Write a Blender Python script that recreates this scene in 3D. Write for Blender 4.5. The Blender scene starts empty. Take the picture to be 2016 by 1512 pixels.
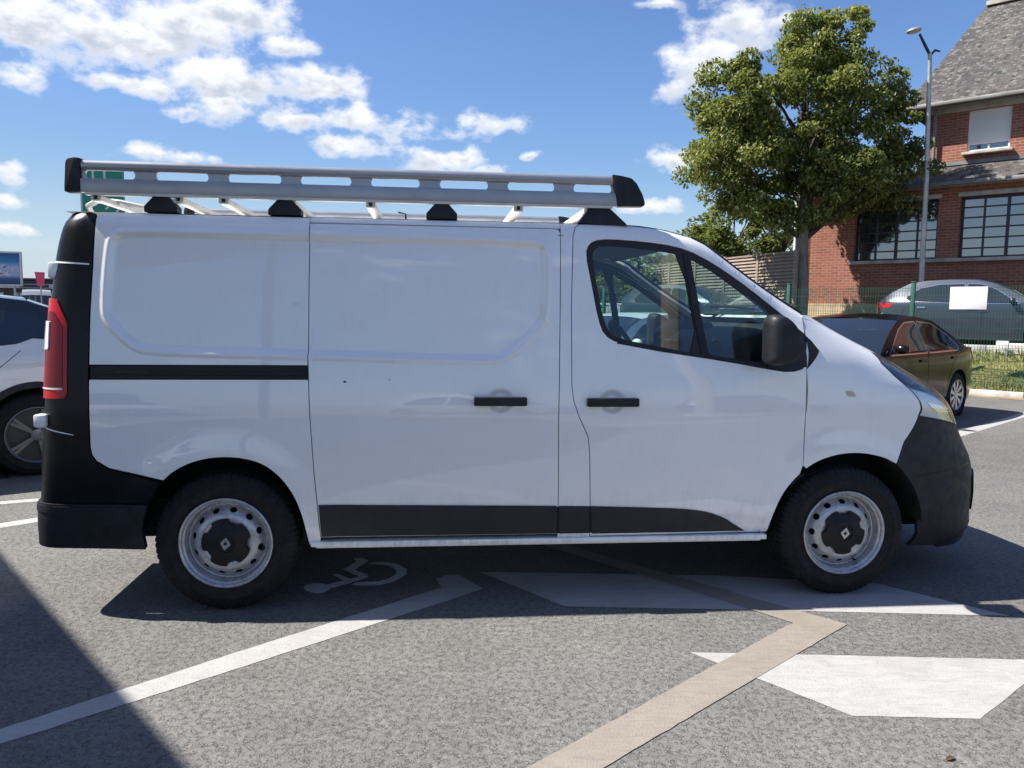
import bpy, bmesh, math, random
import numpy as np
from mathutils import Matrix, Vector
from mathutils.geometry import delaunay_2d_cdt
random.seed(7); RNG = np.random.default_rng(7)
SC = bpy.context.scene
COL = SC.collection
R = math.radians

# ------------------------------------------------------------------ camera
cd = bpy.data.cameras.new('camera'); cam = bpy.data.objects.new('camera', cd); COL.objects.link(cam)
cd.sensor_width = 36.0; cd.lens = 26.91; cd.clip_start = 0.05; cd.clip_end = 3000
PITCH, ROLL = R(5.397), R(0.712)
fwv = Vector((0, math.cos(PITCH), -math.sin(PITCH))); upv = Vector((0, math.sin(PITCH), math.cos(PITCH))); rtv = Vector((1, 0, 0))
r2 = rtv * math.cos(ROLL) + upv * math.sin(ROLL); u2 = upv * math.cos(ROLL) - rtv * math.sin(ROLL)
cam.matrix_world = Matrix(((r2.x, u2.x, -fwv.x, 0), (r2.y, u2.y, -fwv.y, 0), (r2.z, u2.z, -fwv.z, 1.455), (0, 0, 0, 1)))
SC.camera = cam
cy = SC.cycles; cy.max_bounces = 7; cy.diffuse_bounces = 3; cy.glossy_bounces = 3; cy.transmission_bounces = 4; cy.transparent_max_bounces = 10; cy.caustics_reflective = False; cy.caustics_refractive = False
SC.view_settings.view_transform = 'Standard'; SC.view_settings.look = 'None'
SC.view_settings.gamma = 1.0; SC.view_settings.use_curve_mapping = False
SC.view_settings.exposure = 1.42

# ------------------------------------------------------------------ light
SUN_EL, SUN_AZ = R(49.3), R(-87.7)           # azimuth measured from +Y towards +X
sd = bpy.data.lights.new('sun', 'SUN'); sun = bpy.data.objects.new('sun', sd); COL.objects.link(sun)
sd.energy = 3.6; sd.angle = R(0.53); sd.color = (1.0, 0.945, 0.86)
to_sun = Vector((math.sin(SUN_AZ) * math.cos(SUN_EL), math.cos(SUN_AZ) * math.cos(SUN_EL), math.sin(SUN_EL)))
sun.rotation_euler = to_sun.to_track_quat('Z', 'Y').to_euler()
sun.location = (-20, 5, 25)

# ------------------------------------------------------------------ node helper
class NT:
    def __init__(s, tree): s.t = tree; s.n = tree.nodes; s.l = tree.links
    def node(s, typ, **kw):
        n = s.n.new(typ)
        for k, v in kw.items(): setattr(n, k, v)
        return n
    def put(s, sock, v):
        if isinstance(v, bpy.types.NodeSocket): s.l.new(v, sock)
        else: sock.default_value = v
    def math(s, op, a, b=None, c=None, clamp=False):
        n = s.node('ShaderNodeMath', operation=op, use_clamp=clamp); s.put(n.inputs[0], a)
        if b is not None: s.put(n.inputs[1], b)
        if c is not None: s.put(n.inputs[2], c)
        return n.outputs[0]
    def vmath(s, op, a, b=None, out=0):
        n = s.node('ShaderNodeVectorMath', operation=op); s.put(n.inputs[0], a)
        if b is not None: s.put(n.inputs[1], b)
        return n.outputs[out]
    def mix(s, f, a, b, typ='MIX'):
        n = s.node('ShaderNodeMix', data_type='RGBA', blend_type=typ)
        s.put(n.inputs[0], f); s.put(n.inputs[6], a); s.put(n.inputs[7], b); return n.outputs[2]
    def noise(s, vec, scale, detail=2.0, rough=0.5, out=0, lac=2.0, dist=0.0):
        n = s.node('ShaderNodeTexNoise'); s.put(n.inputs['Vector'], vec); n.inputs['Scale'].default_value = scale
        n.inputs['Detail'].default_value = detail; n.inputs['Roughness'].default_value = rough
        n.inputs['Lacunarity'].default_value = lac; n.inputs['Distortion'].default_value = dist
        return n.outputs[out]
    def ramp(s, f, stops, interp='LINEAR'):
        n = s.node('ShaderNodeValToRGB'); cr = n.color_ramp; cr.interpolation = interp
        while len(cr.elements) < len(stops): cr.elements.new(0.5)
        for e, (p, c) in zip(cr.elements, stops):
            e.position = p; e.color = c if len(c) == 4 else tuple(c) + (1,)
        s.put(n.inputs[0], f); return n.outputs[0]
    def maprange(s, v, a, b, c=0.0, d=1.0, smooth=True):
        n = s.node('ShaderNodeMapRange', interpolation_type='SMOOTHSTEP' if smooth else 'LINEAR')
        s.put(n.inputs[0], v); n.inputs[1].default_value = a; n.inputs[2].default_value = b
        n.inputs[3].default_value = c; n.inputs[4].default_value = d; return n.outputs[0]

# ------------------------------------------------------------------ world: daylight sky with fair weather cumulus
w = bpy.data.worlds.new('World'); SC.world = w; w.use_nodes = True
T = NT(w.node_tree); T.n.clear()
sky = T.node('ShaderNodeTexSky', sky_type='NISHITA'); sky.sun_disc = False
sky.sun_elevation = SUN_EL; sky.sun_rotation = SUN_AZ; sky.altitude = 80; sky.air_density = 1.0; sky.dust_density = 0.6; sky.ozone_density = 2.2
tc = T.node('ShaderNodeTexCoord')
dirv = tc.outputs['Generated']
sep = T.node('ShaderNodeSeparateXYZ'); T.l.new(dirv, sep.inputs[0])
az = T.math('ARCTAN2', sep.outputs[0], sep.outputs[1]); el = T.math('ARCSINE', sep.outputs[2])
cmb = T.node('ShaderNodeCombineXYZ'); T.put(cmb.inputs[0], az); T.put(cmb.inputs[1], el)
P0 = cmb.outputs[0]
wn = T.noise(T.vmath('MULTIPLY', P0, (1, 1.6, 1)), 11, 4, 0.6, out=1)
warp = T.vmath('MULTIPLY', T.vmath('SUBTRACT', wn, (0.5, 0.5, 0.5)), (0.07, 0.035, 0))
P1 = T.vmath('ADD', P0, warp)
CL = [(-0.548, 0.293, 0.093, 0.033, 1), (-0.466, 0.295, 0.102, 0.037, 1), (-0.397, 0.317, 0.084, 0.038, 1), (-0.336, 0.333, 0.07, 0.025, 1), (-0.287, 0.305, 0.043, 0.016, 0.9), (-0.565, 0.237, 0.034, 0.014, 0.9), (-0.455, 0.247, 0.056, 0.012, 0.9), (-0.36, 0.261, 0.069, 0.026, 1), (-0.355, 0.24, 0.034, 0.022, 0.8), (-0.243, 0.269, 0.061, 0.02, 0.95), (-0.394, 0.229, 0.023, 0.01, 0.7), (-0.276, 0.229, 0.045, 0.017, 0.95), (-0.191, 0.231, 0.041, 0.019, 0.85), (-0.131, 0.229, 0.032, 0.019, 0.55), (-0.21, 0.202, 0.05, 0.014, 0.9), (-0.035, 0.228, 0.052, 0.017, 0.5), (-0.444, 0.18, 0.033, 0.012, 0.75), (-0.387, 0.176, 0.031, 0.01, 0.7), (-0.093, 0.19, 0.061, 0.016, 0.85), (-0.054, 0.183, 0.039, 0.01, 0.7), (0.02, 0.193, 0.012, 0.005, 0.5), (-0.576, 0.138, 0.022, 0.014, 0.7), (-0.575, 0.107, 0.026, 0.009, 0.65), (-0.573, 0.08, 0.028, 0.008, 0.6), (0.232, 0.3, 0.051, 0.041, 0.75), (0.199, 0.276, 0.028, 0.022, 0.6), (0.193, 0.192, 0.028, 0.018, 0.8), (0.166, 0.135, 0.044, 0.009, 0.6), (0.281, 0.337, 0.058, 0.034, 0.7), (0.178, 0.365, 0.037, 0.005, 0.5), (0.257, 0.196, 0.024, 0.015, 0.4)]
acc = None; hacc = None
for (a0, e0, ra, re, st) in CL:
    q = T.vmath('MULTIPLY', T.vmath('SUBTRACT', P1, (a0, e0, 0)), (1 / (ra * 1.18), 1 / (re * 1.18), 0))
    ln = T.vmath('LENGTH', q, out=1)
    d = T.math('MULTIPLY', T.math('SUBTRACT', 1.0, ln), st)
    qs = T.node('ShaderNodeSeparateXYZ'); T.put(qs.inputs[0], q)
    if acc is None: acc, hacc = d, qs.outputs[1]
    else:
        hacc = T.math('MULTIPLY_ADD', T.maprange(T.math('SUBTRACT', d, acc), -0.15, 0.15), T.math('SUBTRACT', qs.outputs[1], hacc), hacc)
        acc = T.math('SMOOTH_MAX', acc, d, 0.25)
# the same fair weather clouds all round the rest of the sky
gn = T.noise(T.vmath('MULTIPLY', P1, (1, 2.6, 1)), 5.0, 5, 0.55)
gen = T.math('MULTIPLY', T.math('SUBTRACT', gn, 0.58), 5.0)
inview = T.math('MULTIPLY', T.math('COMPARE', az, 0.0, 0.72), T.math('LESS_THAN', el, 0.40))
gen = T.math('SUBTRACT', gen, T.math('MULTIPLY', inview, 4.0))
acc = T.math('MAXIMUM', acc, gen)
fb = T.noise(T.vmath('MULTIPLY', P0, (1, 1.5, 1)), 27, 6, 0.56)
dens = T.math('ADD', acc, T.math('MULTIPLY', T.math('SUBTRACT', fb, 0.5), 1.7))
alpha = T.maprange(dens, 0.0, 0.62)
above = T.maprange(el, 0.0, 0.05)
alpha = T.math('MULTIPLY', alpha, above)
# thick, low parts of a cloud are greyer than its edges and tops
fb2 = T.noise(T.vmath('ADD', T.vmath('MULTIPLY', P0, (1, 1.7, 1)), (0.012, -0.018, 0)), 30, 4, 0.55)
thick = T.math('MULTIPLY', T.maprange(T.math('ADD', hacc, T.math('MULTIPLY', T.math('SUBTRACT', fb2, 0.5), 2.2)), 0.35, -0.55), T.maprange(dens, 0.15, 0.75))
thick = T.math('MAXIMUM', thick, T.math('MULTIPLY', T.maprange(fb2, 0.52, 0.68), T.maprange(dens, 0.55, 1.0, 0.0, 0.6)))
ccol = T.mix(thick, (4.75, 4.8, 4.95, 1), (2.7, 2.95, 3.4, 1))
ss = T.node('ShaderNodeSeparateColor'); T.put(ss.inputs[0], sky.outputs[0])
mxc = T.math('MAXIMUM', T.math('MAXIMUM', ss.outputs[0], ss.outputs[1]), ss.outputs[2])
lev = T.maprange(mxc, 4.0, 9.5, 0.82, 0.42)
sb_ = [T.math('MULTIPLY', T.math('MULTIPLY', ss.outputs[i], T.math('POWER', T.math('DIVIDE', ss.outputs[i], mxc), 0.5)), lev) for i in range(3)]
cs_ = T.node('ShaderNodeCombineXYZ')
for i in range(3): T.put(cs_.inputs[i], T.math('MULTIPLY', sb_[i], (1.0, 0.94, 0.92)[i]))
skyb = T.mix(T.maprange(el, 0.0, 0.20, 0.8, 0.0), cs_.outputs[0], (2.4, 2.95, 3.7, 1))
skyc = T.mix(T.math('MULTIPLY', alpha, 0.96), skyb, ccol)
bg = T.node('ShaderNodeBackground'); T.put(bg.inputs[0], skyc); bg.inputs[1].default_value = 0.083
ow = T.node('ShaderNodeOutputWorld'); T.l.new(bg.outputs[0], ow.inputs[0])

# ------------------------------------------------------------------ materials
MATS = {}
def mat(name, col, rough=0.5, metal=0.0, coat=0.0, coat_r=0.03, spec=0.5, fn=None):
    m = bpy.data.materials.new(name); m.use_nodes = True; t = NT(m.node_tree)
    b = m.node_tree.nodes['Principled BSDF']
    b.inputs['Base Color'].default_value = tuple(col) + (1,); b.inputs['Roughness'].default_value = rough
    b.inputs['Metallic'].default_value = metal; b.inputs['Coat Weight'].default_value = coat
    b.inputs['Coat Roughness'].default_value = coat_r; b.inputs['Coat IOR'].default_value = 1.8 if name == 'paint_white' else 1.5; b.inputs['Specular IOR Level'].default_value = spec
    if fn: fn(t, b)
    MATS[name] = m; return m
def objco(t): return t.node('ShaderNodeTexCoord').outputs['Object']
def vary(scale, amt, bump=0.0, bscale=None, rough_amt=0.0, detail=4):
    """gentle colour mottling, optional fine relief"""
    def fn(t, b):
        co = objco(t); n = t.noise(co, scale, detail, 0.6)
        c = b.inputs['Base Color'].default_value[:]
        lo = tuple(x * (1 - amt) for x in c[:3]) + (1,); hi = tuple(min(1, x * (1 + amt)) for x in c[:3]) + (1,)
        t.put(b.inputs['Base Color'], t.mix(t.maprange(n, 0.3, 0.7), lo, hi))
        if rough_amt:
            r0 = b.inputs['Roughness'].default_value
            t.put(b.inputs['Roughness'], t.maprange(t.noise(co, scale * 2.3, 3), 0.3, 0.7, r0 - rough_amt, r0 + rough_amt))
        if bump:
            bn = t.node('ShaderNodeBump'); bn.inputs['Strength'].default_value = bump; bn.inputs['Distance'].default_value = 0.003
            t.put(bn.inputs['Height'], t.noise(co, bscale or scale * 8, 3)); t.put(b.inputs['Normal'], bn.outputs[0])
    return fn
def dirty_paint(dirt, amt=0.35):
    """car paint with thin road grime that gathers low on the body"""
    def fn(t, b):
        co = objco(t); c = b.inputs['Base Color'].default_value[:]
        s = t.node('ShaderNodeSeparateXYZ'); t.put(s.inputs[0], co)
        n = t.noise(t.vmath('MULTIPLY', co, (1, 1, 2.2)), 5, 6, 0.65)
        n2 = t.noise(t.vmath('MULTIPLY', co, (6, 6, 1.0)), 7, 5, 0.6)
        low = t.maprange(s.outputs[2], 0.62, 0.25)
        m = t.math('MULTIPLY', t.math('ADD', t.math('MULTIPLY', low, 0.9), 0.10), t.math('MULTIPLY', t.maprange(n, 0.3, 0.75), t.maprange(n2, 0.25, 0.7)))
        t.put(b.inputs['Base Color'], t.mix(t.math('MULTIPLY', m, amt), c, tuple(dirt) + (1,)))
        t.put(b.inputs['Roughness'], t.maprange(m, 0, 1, b.inputs['Roughness'].default_value, 0.6))
        t.put(b.inputs['Coat Roughness'], t.maprange(m, 0.1, 1, 0.008, 0.22))
    return fn
mat('paint_white', (0.88, 0.885, 0.885), 0.38, coat=0.85, fn=dirty_paint((0.28, 0.24, 0.19), 0.65))
mat('paint_suv', (0.74, 0.75, 0.77), 0.35, coat=0.9)
mat('paint_black', (0.008, 0.009, 0.012), 0.3, coat=1.0)
mat('paint_dark', (0.007, 0.0055, 0.006), 0.18, coat=0.15, spec=.30)
mat('paint_blue', (0.040, 0.048, 0.068), 0.28, metal=0.35, coat=1.0)
mat('paint_grey', (0.36, 0.37, 0.38), 0.35, metal=0.2, coat=0.8)
mat('paint_car_white', (0.7, 0.71, 0.72), 0.35, coat=0.9)
mat('plastic_black', (0.009, 0.011, 0.016), 0.55, spec=.4, fn=vary(9, 0.25, 0.10, 700, 0.08))
mat('plastic_gloss', (0.004, 0.005, 0.007), 0.30, spec=.28, fn=vary(5, 0.12, 0, None, 0.03))
mat('cladding_grey', (0.012, 0.015, 0.022), 0.5, spec=.4, fn=vary(7, 0.18, 0.12, 600, 0.06))
mat('rubber', (0.010, 0.010, 0.011), 0.78, spec=.35, fn=vary(18, 0.35, 0.25, 160, 0.08))
mat('gasket', (0.010, 0.010, 0.011), 0.6)
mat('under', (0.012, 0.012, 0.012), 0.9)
mat('steel_rim', (0.45, 0.455, 0.475), 0.33, metal=0.5, fn=vary(22, 0.16, 0.05, 200, 0.08))
mat('alloy', (0.62, 0.62, 0.64), 0.28, metal=0.8)
mat('alloy_dark', (0.05, 0.05, 0.055), 0.4, metal=0.5)
mat('hub_plastic', (0.006, 0.006, 0.008), 0.5, spec=.35)
mat('aluminium', (0.37, 0.38, 0.41), 0.36, metal=0.45, fn=vary(4, 0.08, 0.03, 300, 0.05))
mat('bar_cream', (0.62, 0.60, 0.53), 0.5, fn=vary(6, 0.10))
mat('chrome', (0.75, 0.75, 0.76), 0.10, metal=1.0)
mat('emblem', (0.62, 0.62, 0.62), 0.22, metal=0.9)
mat('trim_dark', (0.030, 0.034, 0.040), 0.7, fn=vary(14, 0.15, 0.1, 300))
mat('trim_mid', (0.075, 0.085, 0.095), 0.75, fn=vary(14, 0.15, 0.1, 300))
mat('headliner', (0.20, 0.22, 0.25), 0.9)
mat('seat_cloth', (0.03, 0.032, 0.037), 0.95, fn=vary(30, 0.3, 0.2, 400))
mat('lamp_red', (0.45, 0.008, 0.016), 0.2, coat=0.15, spec=.3)
mat('lamp_red_dark', (0.14, 0.003, 0.008), 0.2, coat=0.15, spec=.3)
mat('lamp_white', (0.72, 0.72, 0.74), 0.15, coat=1.0)
mat('lamp_amber', (0.50, 0.38, 0.30), 0.2, coat=1.0)
mat('lamp_inner', (0.74, 0.75, 0.78), 0.18, metal=0.25, coat=1.0)
mat('alloy_suv', (0.16, 0.16, 0.17), 0.3, metal=0.6)
mat('lamp_rose', (0.30, 0.10, 0.09), 0.2, coat=1.0)
mat('glass_dark', (0.012, 0.015, 0.018), 0.03, spec=0.9, coat=0.6)
mat('sign_white', (0.78, 0.78, 0.77), 0.5)
mat('fence_green', (0.015, 0.085, 0.055), 0.45)
mat('fence_pale', (0.50, 0.58, 0.53), 0.5)
mat('galvanised', (0.42, 0.42, 0.40), 0.45, metal=0.5, fn=vary(3, 0.2, 0.05, 60))
mat('pink', (0.75, 0.08, 0.16), 0.5)
mat('sign_green', (0.010, 0.21, 0.13), 0.4)
mat('concrete', (0.42, 0.39, 0.34), 0.9, fn=vary(3, 0.25, 0.4, 60))
mat('kerb_stone', (0.52, 0.50, 0.46), 0.9, fn=vary(4, 0.22, 0.4, 60))
mat('soil', (0.23, 0.17, 0.11), 0.95, fn=vary(5, 0.35, 0.6, 60))
mat('window_white', (0.72, 0.72, 0.71), 0.45)
mat('frame_navy', (0.012, 0.016, 0.026), 0.4)
mat('plinth', (0.50, 0.40, 0.26), 0.9, fn=vary(2.5, 0.22, 0.4, 50))
mat('shop_dark', (0.035, 0.04, 0.05), 0.6, fn=vary(0.4, 0.3))
mat('shop_pale', (0.55, 0.55, 0.54), 0.7, fn=vary(0.5, 0.12))
mat('render_wall', (0.50, 0.47, 0.42), 0.85, fn=vary(0.8, 0.12, 0.3, 40))
mat('zinc', (0.20, 0.20, 0.20), 0.6, metal=0.2, fn=vary(2, 0.2))

def glass(name, tint, ior=1.5):
    m = bpy.data.materials.new(name); m.use_nodes = True; t = NT(m.node_tree); t.n.clear()
    tr = t.node('ShaderNodeBsdfTransparent'); tr.inputs[0].default_value = tuple(tint) + (1,)
    gl = t.node('ShaderNodeBsdfGlossy'); gl.inputs['Roughness'].default_value = 0.0; gl.inputs[0].default_value = (1, 1, 1, 1)
    ge = t.node('ShaderNodeNewGeometry'); cs = t.math('ABSOLUTE', t.vmath('DOT_PRODUCT', ge.outputs['Normal'], ge.outputs['Incoming'], out=1))
    sch = t.math('ADD', 0.07, t.math('MULTIPLY', 0.93, t.math('POWER', t.math('SUBTRACT', 1.0, cs, clamp=True), 5.0)), clamp=True)
    mx = t.node('ShaderNodeMixShader'); t.put(mx.inputs[0], sch)
    t.l.new(tr.outputs[0], mx.inputs[1]); t.l.new(gl.outputs[0], mx.inputs[2])
    o = t.node('ShaderNodeOutputMaterial'); t.l.new(mx.outputs[0], o.inputs[0]); MATS[name] = m
glass('glass_side', (0.66, 0.79, 0.76)); glass('glass_wind', (0.70, 0.83, 0.79)); glass('glass_clear', (0.93, 0.95, 0.97))

# ------------------------------------------------------------------ scene helpers
def tag(o, label=None, cat=None, group=None, kind=None):
    if label: o['label'] = label
    if cat: o['category'] = cat
    if group: o['group'] = group
    if kind: o['kind'] = kind
    return o
def empty(name, loc=(0, 0, 0), rz=0.0, parent=None):
    o = bpy.data.objects.new(name, None); COL.objects.link(o); o.location = loc; o.rotation_euler = (0, 0, rz)
    o.empty_display_size = 0.2
    if parent: o.parent = parent
    return o
def link(name, me, m, parent=None):
    o = bpy.data.objects.new(name, me); COL.objects.link(o)
    if m and not me.materials: me.materials.append(MATS[m] if isinstance(m, str) else m)
    if parent: o.parent = parent
    return o
class MB:
    """collects simple solids into one mesh"""
    def __init__(s): s.v = []; s.f = []
    def add(s, v, f):
        k = len(s.v); s.v += [tuple(p) for p in v]; s.f += [tuple(i + k for i in q) for q in f]; return s
    def box(s, c, d, rz=0.0, rx=0.0, ry=0.0):
        M = Matrix.Rotation(rz, 3, 'Z') @ Matrix.Rotation(ry, 3, 'Y') @ Matrix.Rotation(rx, 3, 'X')
        v = [Vector(c) + M @ Vector((sx * d[0] / 2, sy * d[1] / 2, sz * d[2] / 2)) for sx in (-1, 1) for sy in (-1, 1) for sz in (-1, 1)]
        return s.add(v, [(0, 1, 3, 2), (4, 6, 7, 5), (0, 4, 5, 1), (2, 3, 7, 6), (0, 2, 6, 4), (1, 5, 7, 3)])
    def prism(s, pts, a, b, axis='y'):
        """polygon pts in the plane across axis, from a to b"""
        n = len(pts)
        def mk(p, h): return {'y': (p[0], h, p[1]), 'x': (h, p[0], p[1]), 'z': (p[0], p[1], h)}[axis]
        v = [mk(p, a) for p in pts] + [mk(p, b) for p in pts]
        f = [tuple(range(n)), tuple(range(2 * n - 1, n - 1, -1))] + [(i, i + n, (i + 1) % n + n, (i + 1) % n) for i in range(n)]
        return s.add(v, f)
    def tube(s, pts, r, n=8, caps=True):
        pts = [Vector(p) for p in pts]; rs = r if isinstance(r, (list, tuple)) else [r] * len(pts)
        k = len(s.v); up = Vector((0, 0, 1)); prev = None
        for i, p in enumerate(pts):
            t = (pts[min(i + 1, len(pts) - 1)] - pts[max(i - 1, 0)]).normalized()
            a = prev if prev is not None else (Vector((1, 0, 0)) if abs(t.z) > 0.9 else up)
            a = (a - t * a.dot(t)).normalized(); b = t.cross(a); prev = a
            for j in range(n):
                th = 2 * math.pi * j / n; s.v.append(tuple(p + (a * math.cos(th) + b * math.sin(th)) * rs[i]))
        for i in range(len(pts) - 1):
            for j in range(n):
                s.f.append((k + i * n + j, k + i * n + (j + 1) % n, k + (i + 1) * n + (j + 1) % n, k + (i + 1) * n + j))
        if caps:
            s.f.append(tuple(k + j for j in range(n))[::-1]); s.f.append(tuple(k + (len(pts) - 1) * n + j for j in range(n)))
        return s
    def lathe(s, prof, n=48, axis='y', c=(0, 0, 0), close=False):
        """prof: (radius, height) pairs turned about axis"""
        k = len(s.v); m = len(prof)
        for j in range(n):
            th = 2 * math.pi * j / n; co, si = math.cos(th), math.sin(th)
            for (r, h) in prof:
                p = {'y': (r * co, h, r * si), 'z': (r * co, r * si, h), 'x': (h, r * co, r * si)}[axis]
                s.v.append((p[0] + c[0], p[1] + c[1], p[2] + c[2]))
        for j in range(n):
            for i in range(m - 1 if not close else m):
                i2 = (i + 1) % m; j2 = (j + 1) % n
                s.f.append((k + j * m + i, k + j * m + i2, k + j2 * m + i2, k + j2 * m + i))
        return s
    def ell(s, c, d, nu=16, nv=10):
        k = len(s.v)
        for i in range(nv + 1):
            ph = math.pi * i / nv
            for j in range(nu):
                th = 2 * math.pi * j / nu
                s.v.append((c[0] + d[0] * math.sin(ph) * math.cos(th), c[1] + d[1] * math.sin(ph) * math.sin(th), c[2] + d[2] * math.cos(ph)))
        for i in range(nv):
            for j in range(nu): s.f.append((k + i * nu + j, k + (i + 1) * nu + j, k + (i + 1) * nu + (j + 1) % nu, k + i * nu + (j + 1) % nu))
        return s
    def mesh(s, name, ang=35.0, bevel=0.0, segs=2):
        me = bpy.data.meshes.new(name); me.from_pydata(s.v, [], s.f)
        bm = bmesh.new(); bm.from_mesh(me)
        bmesh.ops.remove_doubles(bm, verts=bm.verts, dist=1e-6)
        bmesh.ops.recalc_face_normals(bm, faces=bm.faces)
        if bevel:
            es = [e for e in bm.edges if len(e.link_faces) == 2 and e.calc_face_angle(0) > R(28)]
            bmesh.ops.bevel(bm, geom=es, offset=bevel, segments=segs, affect='EDGES', profile=0.5, clamp_overlap=True)
        bm.to_mesh(me); bm.free()
        me.shade_smooth(); me.set_sharp_from_angle(angle=R(ang)); return me
    def build(s, name, m, parent=None, ang=35.0, bevel=0.0, segs=2):
        return link(name, s.mesh(name, ang, bevel, segs), m, parent)
def copy_tree(o, parent=None):
    c = o.copy(); COL.objects.link(c)
    if parent: c.parent = parent
    for ch in o.children: copy_tree(ch, c)
    return c
# ---- shaped panels: a polygon in (u, v) laid on a curved surface
def resample(poly, sp):
    out = []
    n = len(poly)
    for i in range(n):
        a = np.array(poly[i], float); b = np.array(poly[(i + 1) % n], float)
        k = max(1, int(math.ceil(np.linalg.norm(b - a) / sp - 1e-6)))
        for j in range(k): out.append(tuple(a + (b - a) * j / k))
    return out
def area2(p):
    p = np.array(p); x, y = p[:, 0], p[:, 1]
    return float(np.dot(x, np.roll(y, -1)) - np.dot(y, np.roll(x, -1)))
def offset_poly(poly, d):
    """move the outline inwards by d"""
    if abs(d) < 1e-9: return list(poly)
    p = np.array(poly, float); s = 1 if area2(p) > 0 else -1
    e = np.roll(p, -1, 0) - p; L = np.linalg.norm(e, axis=1, keepdims=True); L[L < 1e-9] = 1; e = e / L
    nrm = np.stack([-e[:, 1], e[:, 0]], -1) * s
    b = nrm + np.roll(nrm, 1, 0); bl = np.linalg.norm(b, axis=1, keepdims=True); bl[bl < 1e-6] = 1; b = b / bl
    c = np.clip((b * nrm).sum(1, keepdims=True), 0.45, 1)
    return [tuple(q) for q in p + b * d / c]
def chaikin(poly, n=2, closed=True):
    p = np.array(poly, float)
    for _ in range(n):
        a = p; b = np.roll(p, -1, 0)
        if closed: p = np.stack([0.75 * a + 0.25 * b, 0.25 * a + 0.75 * b], 1).reshape(-1, 2)
        else:
            a, b = p[:-1], p[1:]
            p = np.concatenate([p[:1], np.stack([0.75 * a + 0.25 * b, 0.25 * a + 0.75 * b], 1).reshape(-1, 2), p[-1:]])
    return [tuple(q) for q in p]
def rounded(poly, r, k=4):
    """round every corner of a polygon by r"""
    out = []; n = len(poly)
    for i in range(n):
        p = np.array(poly[i], float); a = np.array(poly[i - 1], float) - p; b = np.array(poly[(i + 1) % n], float) - p
        la, lb = np.linalg.norm(a), np.linalg.norm(b); q = min(r, la * 0.45, lb * 0.45)
        A = p + a / la * q; B = p + b / lb * q
        for j in range(k + 1):
            t = j / k; out.append(tuple((1 - t) ** 2 * A + 2 * t * (1 - t) * p + t * t * B))
    return out
def pip(pts, poly):
    x, y = pts[:, 0], pts[:, 1]; P = np.array(poly); ins = np.zeros(len(pts), bool); j = len(P) - 1
    for i in range(len(P)):
        xi, yi = P[i]; xj, yj = P[j]
        if yi != yj:
            c = ((yi > y) != (yj > y)) & (x < (xj - xi) * (y - yi) / (yj - yi) + xi); ins ^= c
        j = i
    return ins
def segdist(pts, poly, closed=True):
    P = np.array(poly, float); best = np.full(len(pts), 1e9)
    n = len(P)
    for i in range(n if closed else n - 1):
        a = P[i]; b = P[(i + 1) % n]; ab = b - a; L = ab @ ab
        if L < 1e-12: continue
        t = np.clip(((pts - a) @ ab) / L, 0, 1); d = pts - (a + t[:, None] * ab); best = np.minimum(best, np.hypot(d[:, 0], d[:, 1]))
    return best
def surf_normals(fn, uv):
    e = 1e-4
    a = (fn(uv[:, 0] + e, uv[:, 1]) - fn(uv[:, 0] - e, uv[:, 1])); b = (fn(uv[:, 0], uv[:, 1] + e) - fn(uv[:, 0], uv[:, 1] - e))
    n = np.cross(a, b); L = np.linalg.norm(n, axis=1, keepdims=True); L[L < 1e-12] = 1
    return n / L
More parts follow.
